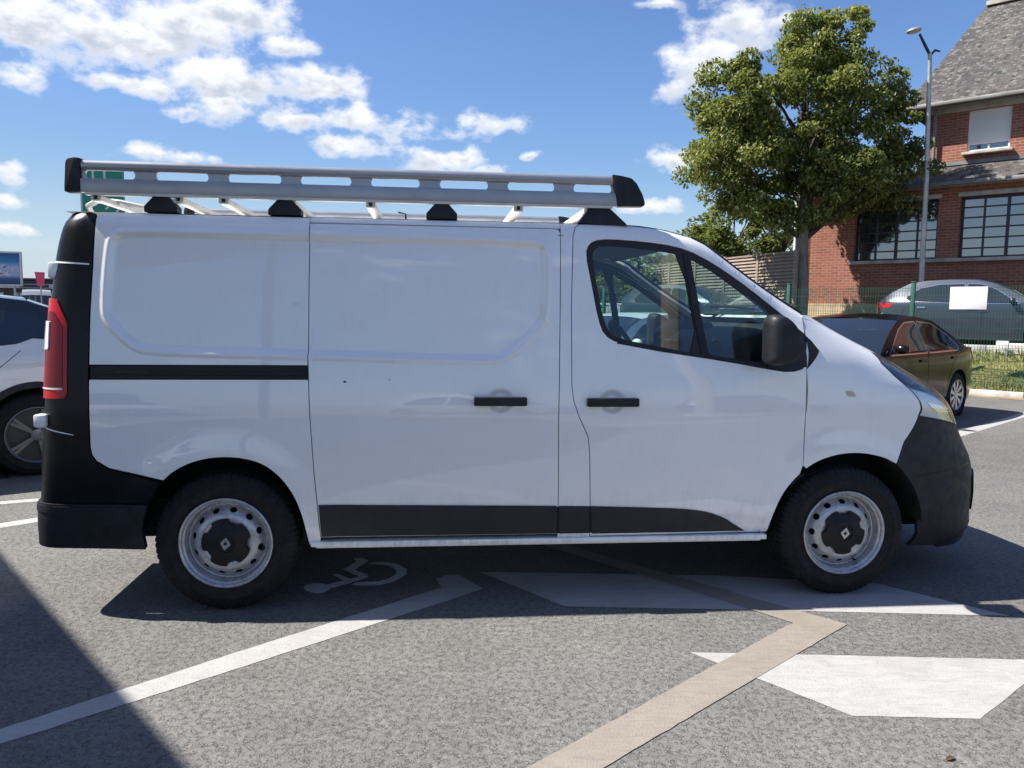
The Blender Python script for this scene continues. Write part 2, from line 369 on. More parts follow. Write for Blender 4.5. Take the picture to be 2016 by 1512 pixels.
def panel_data(polys, fn, sp=0.03, off=0.0, gap=0.002, flange=0.018, extra=None, bsp=None):
    outs = []
    for i, pl in enumerate(polys):
        outs.append(resample(offset_poly(pl, gap if i == 0 else -gap), bsp or sp))
    B = np.concatenate([np.array(o) for o in outs])
    lo, hi = B.min(0), B.max(0)
    gx = np.arange(lo[0] + sp / 2, hi[0], sp); gy = np.arange(lo[1] + sp / 2, hi[1], sp)
    G = np.stack(np.meshgrid(gx, gy), -1).reshape(-1, 2) if len(gx) and len(gy) else np.zeros((0, 2))
    if extra is not None and len(extra):
        if len(G):
            ex = np.array(extra); keep = np.ones(len(G), bool)
            for k in range(0, len(G), 2000):
                d = np.sqrt(((G[k:k + 2000, None] - ex[None]) ** 2).sum(-1)).min(1); keep[k:k + 2000] = d > sp * 0.5
            G = G[keep]
        G = np.concatenate([G, np.array(extra)])
    if len(G):
        ok = pip(G, outs[0])
        for h in outs[1:]: ok &= ~pip(G, h)
        G = G[ok]
        d = np.full(len(G), 1e9)
        for o in outs: d = np.minimum(d, segdist(G, o))
        G = G[d > 0.35 * (bsp or sp)]
    P = np.concatenate([B, G]) if len(G) else B
    edges = []; k = 0
    for o in outs:
        n = len(o); edges += [(k + i, k + (i + 1) % n) for i in range(n)]; k += n
    vs, es, fs, *_ = delaunay_2d_cdt([Vector(q) for q in P], edges, [], 0, 1e-6)
    V = np.array([(q.x, q.y) for q in vs]); F = np.array([f for f in fs if len(f) == 3])
    c = V[F].mean(1); ok = pip(c, outs[0])
    for h in outs[1:]: ok &= ~pip(c, h)
    F = F[ok]
    ar = (V[F[:, 1]] - V[F[:, 0]]); br = (V[F[:, 2]] - V[F[:, 0]]); cr = ar[:, 0] * br[:, 1] - ar[:, 1] * br[:, 0]
    F = F[np.abs(cr) > 1e-10]; cr = cr[np.abs(cr) > 1e-10]
    F[cr < 0] = F[cr < 0][:, ::-1]
    X = fn(V[:, 0], V[:, 1]); N = surf_normals(fn, V)
    X = X + N * off
    faces = [tuple(int(i) for i in f) for f in F]
    if flange:
        he = {}
        for f in faces:
            for a, b in ((f[0], f[1]), (f[1], f[2]), (f[2], f[0])): he[(a, b)] = 1
        bd = [(a, b) for (a, b) in he if (b, a) not in he]
        idx = sorted({i for e in bd for i in e}); k0 = len(X); m = {i: k0 + 2 * j for j, i in enumerate(idx)}
        on = {i: np.zeros(3) for i in idx}
        for a, b in bd:
            q = np.cross(X[b] - X[a], N[a]); l = np.linalg.norm(q)
            if l > 1e-12: on[a] += q / l; on[b] += q / l
        XV = []; NV = []
        for i in idx:
            q = on[i]; l = np.linalg.norm(q); q = q / l if l > 1e-9 else N[i]
            XV += [X[i], X[i] - N[i] * flange]; NV += [q, q]
        X = np.concatenate([X, np.array(XV)]); N = np.concatenate([N, np.array(NV)])
        for a, b in bd: faces.append((m[a], m[a] + 1, m[b] + 1, m[b]))
    return X, N, faces
def mesh_n(name, X, N, faces):
    me = bpy.data.meshes.new(name); me.from_pydata(X.tolist(), [], faces); me.shade_smooth()
    me.normals_split_custom_set_from_vertices(N.tolist()); return me
def panel(name, polys, fn, m, parent, mode='near', ymid=0.0, **kw):
    """mode: near = one side, both = two objects mirrored about ymid, full = one mesh across the middle"""
    X, N, F = panel_data(polys, fn, **kw)
    X2 = X.copy(); X2[:, 1] = 2 * ymid - X2[:, 1]; N2 = N.copy(); N2[:, 1] *= -1; F2 = [f[::-1] for f in F]
    if mode == 'full':
        k = len(X); return link(name, mesh_n(name, np.concatenate([X, X2]), np.concatenate([N, N2]), F + [tuple(i + k for i in f) for f in F2]), m, parent)
    if mode == 'far': return link(name, mesh_n(name, X2, N2, F2), m, parent)
    o = link(name, mesh_n(name, X, N, F), m, parent)
    if mode == 'both': return o, link(name, mesh_n(name, X2, N2, F2), m, parent)
    return o

def pchip(xs, ys):
    xs = np.array(xs, float); ys = np.array(ys, float); h = np.diff(xs); d = np.diff(ys) / h; m = np.zeros_like(xs)
    for i in range(1, len(xs) - 1):
        if d[i - 1] * d[i] > 0:
            w1 = 2 * h[i] + h[i - 1]; w2 = h[i] + 2 * h[i - 1]; m[i] = (w1 + w2) / (w1 / d[i - 1] + w2 / d[i])
    m[0] = d[0]; m[-1] = d[-1]
    def f(x):
        x = np.clip(np.asarray(x, float), xs[0], xs[-1]); i = np.clip(np.searchsorted(xs, x) - 1, 0, len(h) - 1); t = (x - xs[i]) / h[i]
        return ((1 + 2 * t) * (1 - t) ** 2) * ys[i] + t * (1 - t) ** 2 * h[i] * m[i] + t * t * (3 - 2 * t) * ys[i + 1] + t * t * (t - 1) * h[i] * m[i + 1]
    return f
def sst(x, a, b):
    t = np.clip((np.asarray(x, float) - a) / (b - a), 0, 1); return t * t * (3 - 2 * t)

# =================================================================== ground
def asphalt_fn(base, scale=1.0):
    def fn(t, b):
        co = objco(t)
        v = t.node('ShaderNodeTexVoronoi'); t.put(v.inputs['Vector'], co); v.inputs['Scale'].default_value = 105 * scale
        v2 = t.node('ShaderNodeTexVoronoi'); t.put(v2.inputs['Vector'], t.vmath('ADD', co, (3.1, 1.7, 0))); v2.inputs['Scale'].default_value = 170 * scale
        s = t.node('ShaderNodeSeparateColor'); t.put(s.inputs[0], v.outputs['Color'])
        s2 = t.node('ShaderNodeSeparateColor'); t.put(s2.inputs[0], v2.outputs['Color'])
        ve = t.node('ShaderNodeTexVoronoi', feature='DISTANCE_TO_EDGE'); t.put(ve.inputs['Vector'], t.vmath('ADD', co, t.vmath('MULTIPLY', t.noise(co, 55, 2, .5, out=1), (.006, .006, 0)))); ve.inputs['Scale'].default_value = 95 * scale
        pit = t.math('MULTIPLY', t.maprange(ve.outputs['Distance'], 0.16, 0.02), t.maprange(t.noise(co, 38, 3, .6), 0.42, 0.60))
        chip = t.math('MULTIPLY', t.math('SUBTRACT', 1.0, pit), t.maprange(s.outputs[0], 0.0, 1.0, 0.70, 1.0, False))
        big = t.noise(co, 0.45, 5, 0.6); mid = t.noise(co, 3.2, 5, 0.65)
        dark = tuple(x * 0.5 for x in base) + (1,); chip_pale = tuple(min(1, x * 1.22) for x in base) + (1,)  # darker gaps between paler stone chips
        col = t.mix(chip, dark, chip_pale)
        pale = t.math('GREATER_THAN', s.outputs[1], 0.965)
        col = t.mix(t.math('MULTIPLY', pale, 0.7), col, (base[0] * 1.5, base[1] * 1.48, base[2] * 1.45, 1))
        pale2 = t.math('GREATER_THAN', s2.outputs[1], 0.96)
        col = t.mix(t.math('MULTIPLY', pale2, 0.5), col, (base[0] * 1.9, base[1] * 1.85, base[2] * 1.8, 1))
        tone = t.math('ADD', t.math('MULTIPLY', t.maprange(big, 0.3, 0.7), 0.22), t.math('MULTIPLY', t.maprange(mid, 0.3, 0.7), 0.16))
        tone = t.math('ADD', tone, 0.80)
        cc = t.node('ShaderNodeCombineXYZ')
        for i in range(3): t.put(cc.inputs[i], tone)
        col = t.mix(1.0, col, cc.outputs[0], 'MULTIPLY')
        # oil drips and old stains
        st = t.noise(t.vmath('MULTIPLY', co, (1, 1, 1)), 1.1, 3, 0.7)
        col = t.mix(t.maprange(st, 0.66, 0.76, 0, 0.35), col, tuple(x * 0.45 for x in base) + (1,))
        t.put(b.inputs['Base Color'], col)
        h = t.math('ADD', t.math('MULTIPLY', chip, 0.8), t.math('MULTIPLY', t.noise(co, 60 * scale, 3), 0.9))
        bn = t.node('ShaderNodeBump'); bn.inputs['Strength'].default_value = 0.65; bn.inputs['Distance'].default_value = 0.005
        t.put(bn.inputs['Height'], h); t.put(b.inputs['Normal'], bn.outputs[0])
    return fn
mat('asphalt', (0.150, 0.147, 0.140), 0.85, spec=0.3, fn=asphalt_fn((0.150, 0.147, 0.140)))
def paint_fn(col, wear=0.5):
    def fn(t, b):
        co = objco(t); n = t.noise(co, 34, 5, 0.72); n2 = t.noise(co, 4.0, 4, 0.6); sc = t.noise(t.vmath('MULTIPLY', co, (2.5, 11, 1)), 3.0, 5, 0.7, dist=1.2)
        pin = t.noise(co, 120, 3, 0.7); m = t.math('MAXIMUM', t.math('MULTIPLY', t.maprange(n, 0.58, 0.70), t.maprange(n2, 0.35, 0.7, 0.25, 1.0)), t.math('MULTIPLY', t.maprange(pin, 0.60, 0.67), 1.4, clamp=True))
        tint = t.mix(t.maprange(sc, 0.35, 0.75), tuple(col) + (1,), tuple(x * 0.80 for x in col) + (1,))
        tint = t.mix(t.maprange(n2, 0.4, 0.8, 0, 0.35), tint, (col[0] * .62, col[1] * .58, col[2] * .52, 1))
        t.put(b.inputs['Base Color'], t.mix(t.math('MULTIPLY', m, wear), tint, (0.11, 0.105, 0.10, 1)))
        v = t.node('ShaderNodeTexVoronoi'); t.put(v.inputs['Vector'], co); v.inputs['Scale'].default_value = 130
        bn = t.node('ShaderNodeBump'); bn.inputs['Strength'].default_value = 0.35; bn.inputs['Distance'].default_value = 0.003
        t.put(bn.inputs['Height'], t.math('ADD', v.outputs['Distance'], t.math('MULTIPLY', n, 0.8))); t.put(b.inputs['Normal'], bn.outputs[0])
    return fn
mat('road_white', (0.42, 0.415, 0.408), 0.7, fn=paint_fn((0.42, 0.415, 0.408), 0.45))
mat('road_white_clean', (0.41, 0.402, 0.394), 0.7, fn=paint_fn((0.41, 0.402, 0.394), 0.30))
mat('road_white_bright', (0.70, 0.70, 0.69), 0.7, fn=paint_fn((0.70, 0.70, 0.69), 0.5))
mat('road_tan', (0.272, 0.243, 0.208), 0.75, fn=paint_fn((0.272, 0.243, 0.208), 0.25))

# the fence line, running from near right to far left; d metres behind it the land rises
F0 = np.array([9.28, 13.80]); FE = np.array([-0.7217, 0.6922]); FN = np.array([0.6922, 0.7217])
def fpt(t, d, z=0.0): q = F0 + FE * t + FN * d; return (float(q[0]), float(q[1]), z)
_zt = pchip([-1, 0.16, .5, 1.35, 1.6, 4.2, 5.6, 8, 60], [0, 0.0, .22, .66, .74, .78, 1.32, 1.38, 1.6])
def terrain_z(d): return float(_zt(np.array([d]))[0])

def grid_sheet(name, fn, us, vs, m, kind='structure', parent=None):
    V = [fn(u, v) for u in us for v in vs]; n = len(vs)
    me = bpy.data.meshes.new(name); me.from_pydata(V, [], [(i * n + j, (i + 1) * n + j, (i + 1) * n + j + 1, i * n + j + 1) for i in range(len(us) - 1) for j in range(n - 1)])
    bm = bmesh.new(); bm.from_mesh(me); bmesh.ops.recalc_face_normals(bm, faces=bm.faces)
    if sum(f.normal.z for f in bm.faces) < 0: bmesh.ops.reverse_faces(bm, faces=bm.faces)
    bm.to_mesh(me); bm.free(); me.shade_smooth()
    o = link(name, me, m, parent)
    if kind: o['kind'] = kind
    return o
# asphalt sheet: fine near the camera, reaching the horizon on the flat side
gx = [-900, -300, -120, -60, -30] + list(np.arange(-20, 20.1, 2)) + [30, 60, 120, 300, 900]
gy = [-300, -120, -60, -30] + list(np.arange(-20, 30.1, 2)) + [60, 120, 300, 900]
def gz(x, y): return (x, y, 0.0)
ground = grid_sheet('parking_lot', gz, gx, gy, 'asphalt')
# grass bank and the upper ground behind the fence
def grass_fn(t, b):
    co = objco(t); n = t.noise(co, 1.3, 5, 0.65); n2 = t.noise(co, 9, 5, 0.7)
    c = t.ramp(n, [(0.30, (0.085, 0.11, 0.025)), (0.50, (0.16, 0.16, 0.045)), (0.68, (0.30, 0.25, 0.11))])
    t.put(b.inputs['Base Color'], t.mix(t.maprange(n2, 0.35, 0.7), c, t.mix(0.5, c, (0.26, 0.20, 0.10, 1))))
    bn = t.node('ShaderNodeBump'); bn.inputs['Strength'].default_value = 0.7; bn.inputs['Distance'].default_value = 0.03
    t.put(bn.inputs['Height'], t.noise(co, 40, 4)); t.put(b.inputs['Normal'], bn.outputs[0])
mat('grass_ground', (0.15, 0.15, 0.05), 0.95, fn=grass_fn)
mat('grass_blade', (0.12, 0.16, 0.04), 0.7, fn=vary(1.1, 0.45))
ts = list(np.arange(-30, 60.1, 1.5))
grid_sheet('grass_bank', lambda t, d: fpt(t, d, terrain_z(d) + (.03 * math.sin(t * 1.7) + .02 * math.sin(t * 4.3)) * float(sst(d, .2, .8))), ts, list(np.linspace(.12, 1.62, 14)), 'grass_ground')
grid_sheet('upper_road', lambda t, d: fpt(t, d, terrain_z(d) + .004), ts, list(np.linspace(1.70, 4.3, 6)), 'asphalt')
grid_sheet('upper_lawn', lambda t, d: fpt(t, d, terrain_z(d) + .006), ts, [4.3, 4.8, 5.2, 5.6, 7, 9, 20, 60], 'grass_ground')
# stone edging: foot of the bank, and the pale kerb at its head
b = MB()
for t in np.arange(-14, 30, 1.0):
    p = fpt(t + .5, .02, .04); b.box((p[0], p[1], .045), (.985, .08, .13), rz=math.atan2(FE[1], FE[0]))
k1 = b.build('lower_kerb', 'kerb_stone', None, bevel=.008); k1['kind'] = 'structure'
b = MB()
for t in np.arange(-14, 30, 1.0):
    p = fpt(t + .5, 1.66, 0); b.box((p[0], p[1], terrain_z(1.66) + .05), (.985, .12, .20), rz=math.atan2(FE[1], FE[0]))
k2 = b.build('upper_kerb', 'kerb_stone', None, bevel=.008); k2['kind'] = 'structure'
grid_sheet('soil_strip', lambda t, d: fpt(t, d, .006 + .004 * math.sin(t * 9)), list(np.arange(-14, 30, .5)), [-.42, -.30, -.15, -.02], 'soil')
# grass blades on the bank
V = []; F = []
n_b = 26000
tt = RNG.uniform(-9, 16, n_b); dd = RNG.uniform(.14, 1.58, n_b)
hh = RNG.uniform(.03, .10, n_b) * (0.5 + 0.9 * (np.sin(tt * 2.1) * np.sin(dd * 5 + tt) > -.2)); an = RNG.uniform(0, 6.28, n_b)
zz = _zt(dd) + (.03 * np.sin(tt * 1.7) + .02 * np.sin(tt * 4.3)) * sst(dd, .2, .8)
base = F0 + FE * tt[:, None] + FN * dd[:, None]
for i in range(n_b):
    x, y = base[i]; c, s = math.cos(an[i]), math.sin(an[i]); w_ = .008; k = len(V)
    V += [(x - c * w_, y - s * w_, zz[i] - .005), (x + c * w_, y + s * w_, zz[i] - .005), (x + s * hh[i] * .4, y - c * hh[i] * .4, zz[i] + hh[i])]; F.append((k, k + 1, k + 2))
me = bpy.data.meshes.new('grass'); me.from_pydata(V, [], F)
go = link('grass', me, 'grass_blade'); tag(go, 'short patchy grass growing on the bank behind the mesh fence', 'grass', kind='stuff')

# ---- painted markings, each a thin sheet on the asphalt
def marking(name, poly, m, z=.0018, jit=.0018, sp=.05, label=None):
    r_ = resample(poly, sp); p = np.array(r_); p = p + RNG.normal(0, jit, p.shape) * .6
    me = bpy.data.meshes.new(name); me.from_pydata([(x, y, z) for x, y in p], [], [tuple(range(len(p)))])
    bm = bmesh.new(); bm.from_mesh(me); bmesh.ops.recalc_face_normals(bm, faces=bm.faces)
    if sum(f.normal.z for f in bm.faces) < 0: bmesh.ops.reverse_faces(bm, faces=bm.faces)
    bmesh.ops.triangulate(bm, faces=bm.faces); bm.to_mesh(me); bm.free()
    o = link(name, me, m, ground)
    if label: o['label'] = label
    return o
def line_strip(name, a, b, w_, m, **kw):
    a = np.array(a); b = np.array(b); d = (b - a) / np.linalg.norm(b - a); n = np.array([-d[1], d[0]]) * w_ / 2
    return marking(name, [tuple(a + n), tuple(b + n), tuple(b - n), tuple(a - n)], m, **kw)
marking('painted_line', [(-3.2, 1.03), (-1.75, 2.51), (-1.21, 3.07), (-0.36, 3.92), (-0.40, 4.05), (-0.35, 4.11), (-0.28, 4.12), (-0.14, 3.91), (-0.29, 3.76), (-1.14, 2.94), (-1.69, 2.42), (-3.13, .95)], 'road_white')
marking('painted_band', [(-0.17, 4.17), (0.28, 3.68), (1.25, 3.665), (2.45, 3.63), (2.01, 4.06), (1.13, 4.16)], 'road_white_clean')
marking('painted_arrow_patch', [(0.78, 3.18), (1.31, 3.17), (2.2, 3.15), (2.22, 3.06), (1.72, 2.66), (1.26, 2.67), (1.0, 2.95)], 'road_white_clean')
marking('tan_line', [(-.6, 5.49), (-.50, 5.54), (0.38, 4.66), (1.08, 3.99), (1.60, 3.50), (0.31, 2.33), (-1.2, .96), (-1.44, .96), (0.07, 2.33), (1.345, 3.51), (0.82, 4.06), (.24, 4.64)], 'road_tan', z=.0034, label='tan painted bay line with a sharp corner')
WC = {
 'head': [(-0.94 + 0, 3.89), (-0.94, 3.87), (-0.945, 3.85), (-0.955, 3.83), (-0.97, 3.82), (-0.99, 3.815), (-1.02, 3.825), (-1.04, 3.84), (-1.06, 3.855), (-1.07, 3.875), (-1.08, 3.90), (-1.08, 3.92), (-1.07, 3.94), (-1.05, 3.955), (-1.03, 3.96), (-1.01, 3.96), (-0.98, 3.95), (-0.96, 3.93), (-0.95, 3.91)],
 'torso': [(-0.97, 3.94), (-0.87, 4.03), (-0.79, 4.10), (-0.77, 4.06), (-0.85, 3.97), (-0.945, 3.88)], 'arm': [(-0.98, 4.10), (-0.95, 4.11), (-0.86, 4.03), (-0.89, 4.0)],
 'leg': [(-0.78, 4.08), (-0.81, 4.06), (-0.94, 4.18), (-0.92, 4.22), (-0.89, 4.33), (-0.92, 4.37), (-0.87, 4.39), (-0.82, 4.34), (-0.83, 4.30), (-0.87, 4.18), (-0.78, 4.10)],
 'wheel': [(-0.82, 4.27), (-0.79, 4.31), (-0.72, 4.32), (-0.64, 4.28), (-0.58, 4.20), (-0.57, 4.11), (-0.62, 4.0), (-0.69, 3.94), (-0.78, 3.93), (-0.84, 3.94), (-0.82, 3.98), (-0.71, 4.0), (-0.66, 4.04), (-0.63, 4.10), (-0.63, 4.16), (-0.66, 4.22), (-0.71, 4.26), (-0.77, 4.27)]}
b = MB()
for k_, (nm_, pl) in enumerate(WC.items()): b.add([(x, y, .0018 + .0002 * k_) for x, y in pl], [tuple(range(len(pl)))])
wc = b.build('wheelchair_symbol', 'road_white_bright', ground)
line_strip('painted_line', (-4.6, 5.15), (-2.6, 6.10), .10, 'road_white')
line_strip('painted_line', (-4.4, 3.95), (-1.9, 6.42), .13, 'road_white')
line_strip('painted_line', (4.6, 8.55), (9.0, 12.65), .17, 'road_white')
line_strip('painted_line', (2.7, 10.35), (6.9, 14.25), .14, 'road_white')

# =================================================================== the van
YC = 0.97
v_sec = pchip([.12, .25, .35, .5, .75, .95, 1.05, 1.2, 1.5, 1.75, 1.84, 1.88, 1.90, 1.95], [.09, .06, .036, .013, .0, .0, .005, .020, .053, .085, .103, .122, .145, .22])
v_xn = pchip([.12, .2, .28, .36, .45, .55, .65, .75, .85, .95, 1.05, 1.12, 1.19, 1.26, 1.33, 1.40, 1.45, 1.5], [4.05, 4.109, 4.162, 4.146, 4.144, 4.135, 4.113, 4.059, 3.998, 3.906, 3.76, 3.627, 3.496, 3.367, 3.22, 3.074, 2.975, 2.90])
def v_gz(z): return 1 - .62 * sst(z, .80, 1.12)
v_xr = pchip([.2, .3, .4, .6, .8, 1.0, 1.2, 1.4, 1.6, 1.75, 1.84, 1.89, 1.95], [-.884, -.884, -.88, -.857, -.842, -.823, -.816, -.805, -.787, -.768, -.746, -.719, -.69])
XC = 2.75; NPW = 3.6; RR = .12; U0 = -.59
_ph = np.linspace(0, np.pi / 2, 4001); _X = np.sin(_ph) ** (2 / NPW); _W = np.cos(_ph) ** (2 / NPW)
_s = np.concatenate([[0], np.cumsum(np.hypot(np.diff(_X) * 1.35, np.diff(_W) * .97))]); LREF = _s[-1]; UC = XC + LREF
EMB = chaikin([(0.394, 1.803), (-0.441, 1.804), (-0.492, 1.786), (-0.509, 1.744), (-0.527, 1.452), (-0.508, 1.382), (-0.395, 1.269), (-0.31, 1.249), (0.398, 1.236), (1.243, 1.214), (1.354, 1.236), (1.502, 1.38), (1.53, 1.442), (1.537, 1.738), (1.52, 1.782), (1.465, 1.798)], 2)
v_top = pchip([-1, 1.93, 2.113, 2.27, 2.351, 2.432, 2.6, 2.774, 2.87, 2.95], [1.894, 1.894, 1.879, 1.845, 1.809, 1.752, 1.635, 1.527, 1.475, 1.44])
HANDLES = [(1.305, 1.024), (1.857, 1.020)]
WB = 3.098
def v_feat(x, z):
    sh = np.shape(x); p = np.stack([np.ravel(x), np.ravel(z)], -1); f = np.zeros(len(p))
    m = (p[:, 0] > -.6) & (p[:, 0] < 1.6) & (p[:, 1] > 1.15) & (p[:, 1] < 1.87)
    if m.any():
        q = p[m]; d = segdist(q, EMB); d = np.where(pip(q, EMB), d, -d)
        f[m] += .020 * sst(d, 0.0, .030) - .006 * (1 - sst(np.abs(d + .004), 0, .022))
    for cx, r0 in ((0.0, .415), (WB, .42)):
        r = np.hypot(p[:, 0] - cx, p[:, 1] - .345); f -= .011 * (1 - sst(r, r0, r0 + .14)) * sst(p[:, 1], .30, .42)
    for hx, hz in HANDLES:
        r = np.hypot((p[:, 0] - hx), (p[:, 1] - hz) * 1.05); f += .012 * (1 - sst(r, .038, .068))
    return f.reshape(sh)
def v_dside(x, z, pillar=True):
    a0 = 1.05 + .13 * sst(x, 2.3, 2.9); k = .03 + .06 * sst(z - a0, 0, .4)
    d = v_sec(z) + k * np.clip((x - 1.5) / 1.4, 0, 2) ** 2
    if not pillar: return d
    # shoulder of the windscreen pillar rolls over into the glass
    dd = (v_top(x) - z) * .85; s = np.clip(1 - dd / .055, 0, .96)
    return d + np.where(x > 1.9, .055 * (1 - np.sqrt(1 - s * s)) * sst(x, 1.95, 2.25), 0)
def v_S(u, z, feat=True):
    u = np.asarray(u, float); z = np.asarray(z, float)
    s = np.clip(u - XC, 0, LREF); X = np.interp(s, _s, _X); Wn = np.interp(s, _s, _W)
    x = np.where(u > XC, XC + (v_xn(z) - XC) * X, u)
    d = v_dside(np.minimum(x, 3.2), z, False)
    if feat: d = d + v_feat(x, z)
    y = np.where(u > XC, YC - (YC - d) * Wn ** v_gz(z), d)
    L = U0 - (v_xr(z) + RR); sr = U0 - u
    th = np.clip((sr - L) / RR, 0, np.pi / 2); ext = np.clip(sr - L - RR * np.pi / 2, 0, None)
    rear = (sr > L) & (sr > 0)
    x = np.where(rear, v_xr(z) + RR - RR * np.sin(th), x); y = np.where(rear, d + .9 * RR * (1 - np.cos(th)) + ext, y)
    return np.stack([x, y, z + 0 * x], -1)
def v_S0(u, z): return v_S(u, z, False)
def v_SD(u, z):
    """front door skin, running up into the windscreen pillar"""
    u = np.asarray(u, float); z = np.asarray(z, float); return np.stack([u, v_dside(u, z) + v_feat(u, z), z + 0 * u], -1)
def x2u(x, z):
    t = np.clip((x - XC) / (v_xn(z) - XC), 0, 1)
    return float(np.where(x > XC, XC + np.interp(t, _X, _s), x))
def ux(pts): return [(x2u(x, z), z) for x, z in pts]
def _glass_fit():
    xs, zs = np.meshgrid(np.linspace(1.76, 2.72, 30), np.linspace(1.2, 1.78, 20)); m = (zs < v_top(xs) - .08); x, z = xs[m], zs[m]
    A = np.stack([np.ones_like(x), x, z, (x - 2.2) ** 2, (z - 1.5) ** 2], -1); return np.linalg.lstsq(A, v_dside(x, z, False), rcond=None)[0]
_GF = _glass_fit()
def v_SG(u, z):
    """side glass: one gentle curve across the whole pane"""
    u = np.asarray(u, float); z = np.asarray(z, float)
    y = _GF[0] + _GF[1] * u + _GF[2] * z + _GF[3] * (u - 2.2) ** 2 + _GF[4] * (z - 1.5) ** 2; return np.stack([u, y, z + 0 * u], -1)
VAN = empty('delivery_van', (-1.3535, 3.5413, 0), R(5.704))
tag(VAN, 'white panel van with silver roof rack and black rear corners, parked across the bays', 'van')
def vp(name, polys, m, mode='both', parent=None, fn=v_S, **kw): return panel(name, polys, fn, m, parent or VAN, mode, YC, **kw)

def arc(cx, cz, r, a0, a1, n=16): return [(cx + r * math.cos(R(a0 + (a1 - a0) * i / n)), cz + r * math.sin(R(a0 + (a1 - a0) * i / n))) for i in range(n + 1)]
ARCH_R = [(-0.318, .575), (-0.275, 0.645), (-0.215, 0.7), (-0.111, 0.748), (0.028, 0.764), (0.166, 0.739), (0.258, 0.672), (0.326, 0.571), (0.364, 0.457), (0.383, 0.338)]
ARCH_F = [(2.692, 0.305), (2.715, 0.442), (2.771, 0.577), (2.888, 0.695), (3.031, 0.746), (3.18, 0.756), (3.324, 0.727), (3.385, 0.690)]
ARCH_RS = chaikin(ARCH_R, 2, False); ARCH_FS = chaikin(ARCH_F, 2, False); K_AF = sum(1 for q in ARCH_FS if q[0] <= 2.857)
# extra mesh points along the swage of the upper panels
EX = []
for o_ in (-.026, -.019, -.012, -.004, .004, .011, .018, .025, .032, .042): EX += resample(offset_poly(EMB, o_), .022)
HX = []
for hx, hz in HANDLES:
    for rr in (.0, .016, .032, .046, .051, .055, .059, .063, .067, .075): HX += [(hx + rr * math.cos(t), hz + rr * math.sin(t) / 1.12) for t in np.linspace(0, 2 * math.pi, max(1, int(rr * 500)) + 1)[:-1]]
SEAM = [(0.397, 1.862), (0.394, 1.571), (0.394, 1.237), (0.397, 1.118), (0.403, 0.951), (0.419, 0.683), (0.432, 0.527), (0.444, 0.355)]
# rear quarter: above and below the sliding door track, and the arch
vp('rear_upper_panel', [[(-0.571, 1.886), (-0.576, 1.649), (-0.586, 1.416), (-0.589, 1.188)] + [(0.394, 1.190), (0.394, 1.237), (0.394, 1.571), (0.397, 1.862)] + [(0.397, 1.890), (-0.55, 1.893)]], 'paint_white', extra=EX, sp=.03)
vp('rear_lower_panel', [[(-0.589, 1.122), (-0.589, 1.022), (-0.589, 0.81), (-0.583, .775), (-0.565, 0.745), (-0.51, 0.71)] + [q for q in ARCH_RS if q[0] > -.27 or q[1] > .65] + [(0.388, .315), (0.44, .315)] + SEAM[::-1][:5] + [(0.394, 1.125)]], 'paint_white', sp=.03)
trk = vp('door_track', [[(-0.589, 1.186), (0.392, 1.188), (0.392, 1.127), (-0.588, 1.124)]], 'plastic_gloss', off=-.013, gap=0)
for s_, y_ in ((1, -.004), (-1, 2 * YC + .004)):
    MB().box((-.1, .012 if s_ > 0 else 2 * YC - .012, 1.152), (.96, .008, .012)).build('track_rail', 'plastic_black', trk[0 if s_ > 0 else 1])
vp('sliding_door', [[(0.397, 1.862)] + SEAM[1:] + [(1.601, 0.352), (1.591, 0.949), (1.597, 1.492), (1.60, 1.840), (1.592, 1.858), (1.575, 1.862)]], 'paint_white', extra=EX + HX, sp=.03)
vp('roof_rail_panel', [[(0.397, 1.866), (1.60, 1.864), (1.60, 1.892), (0.397, 1.892)]], 'paint_white', sp=.02, gap=.001)
vp('door_pillar', [[(1.60, 1.892), (1.597, 1.492), (1.591, 0.949), (1.601, 0.31), (1.766, 0.31), (1.766, .34), (1.748, 0.773), (1.739, 0.849), (1.692, 0.949), (1.665, 1.024), (1.655, 1.098), (1.652, 1.492), (1.662, 1.827), (1.674, 1.871), (1.70, 1.892)]], 'paint_white', sp=.03)
WIN = chaikin([(1.724, 1.741), (1.742, 1.792), (1.794, 1.816), (1.923, 1.814), (2.107, 1.801), (2.24, 1.776), (2.376, 1.712), (2.515, 1.627), (2.657, 1.528)] + [(2.755, 1.455), (2.845, 1.378), (2.862, 1.275)] + [(2.862, 1.19)] + [(2.778, 1.166), (2.644, 1.185), (2.371, 1.235), (2.103, 1.273), (1.882, 1.309), (1.817, 1.346), (1.787, 1.42), (1.754, 1.593)], 1)
DOOR_R = [(2.866, 1.462), (2.866, 1.39), (2.866, 1.275), (2.866, 1.18), (2.862, .95), (2.857, .695)]
DOOR = [(1.766, 0.338), (1.748, 0.773), (1.739, 0.849), (1.692, 0.949), (1.665, 1.024), (1.655, 1.098), (1.652, 1.492), (1.662, 1.827), (1.674, 1.871), (1.70, 1.890), (1.931, 1.890), (2.113, 1.875), (2.27, 1.840), (2.351, 1.803), (2.432, 1.746), (2.6, 1.629)] + [(2.774, 1.521)] + DOOR_R + [q for q in ARCH_FS[::-1] if q[0] < 2.85 and q[1] > .35] + [(2.695, .340)]
door_n, door_f = vp('front_door', [DOOR, WIN], 'paint_white', fn=v_SD, extra=HX, sp=.03, bsp=.02)
GM = chaikin([(1.755, 1.73), (1.768, 1.765), (1.806, 1.786), (1.922, 1.784), (2.106, 1.768), (2.213, 1.75), (2.311, 1.25), (2.103, 1.29), (1.889, 1.329), (1.838, 1.366), (1.81, 1.432), (1.779, 1.593)], 1)
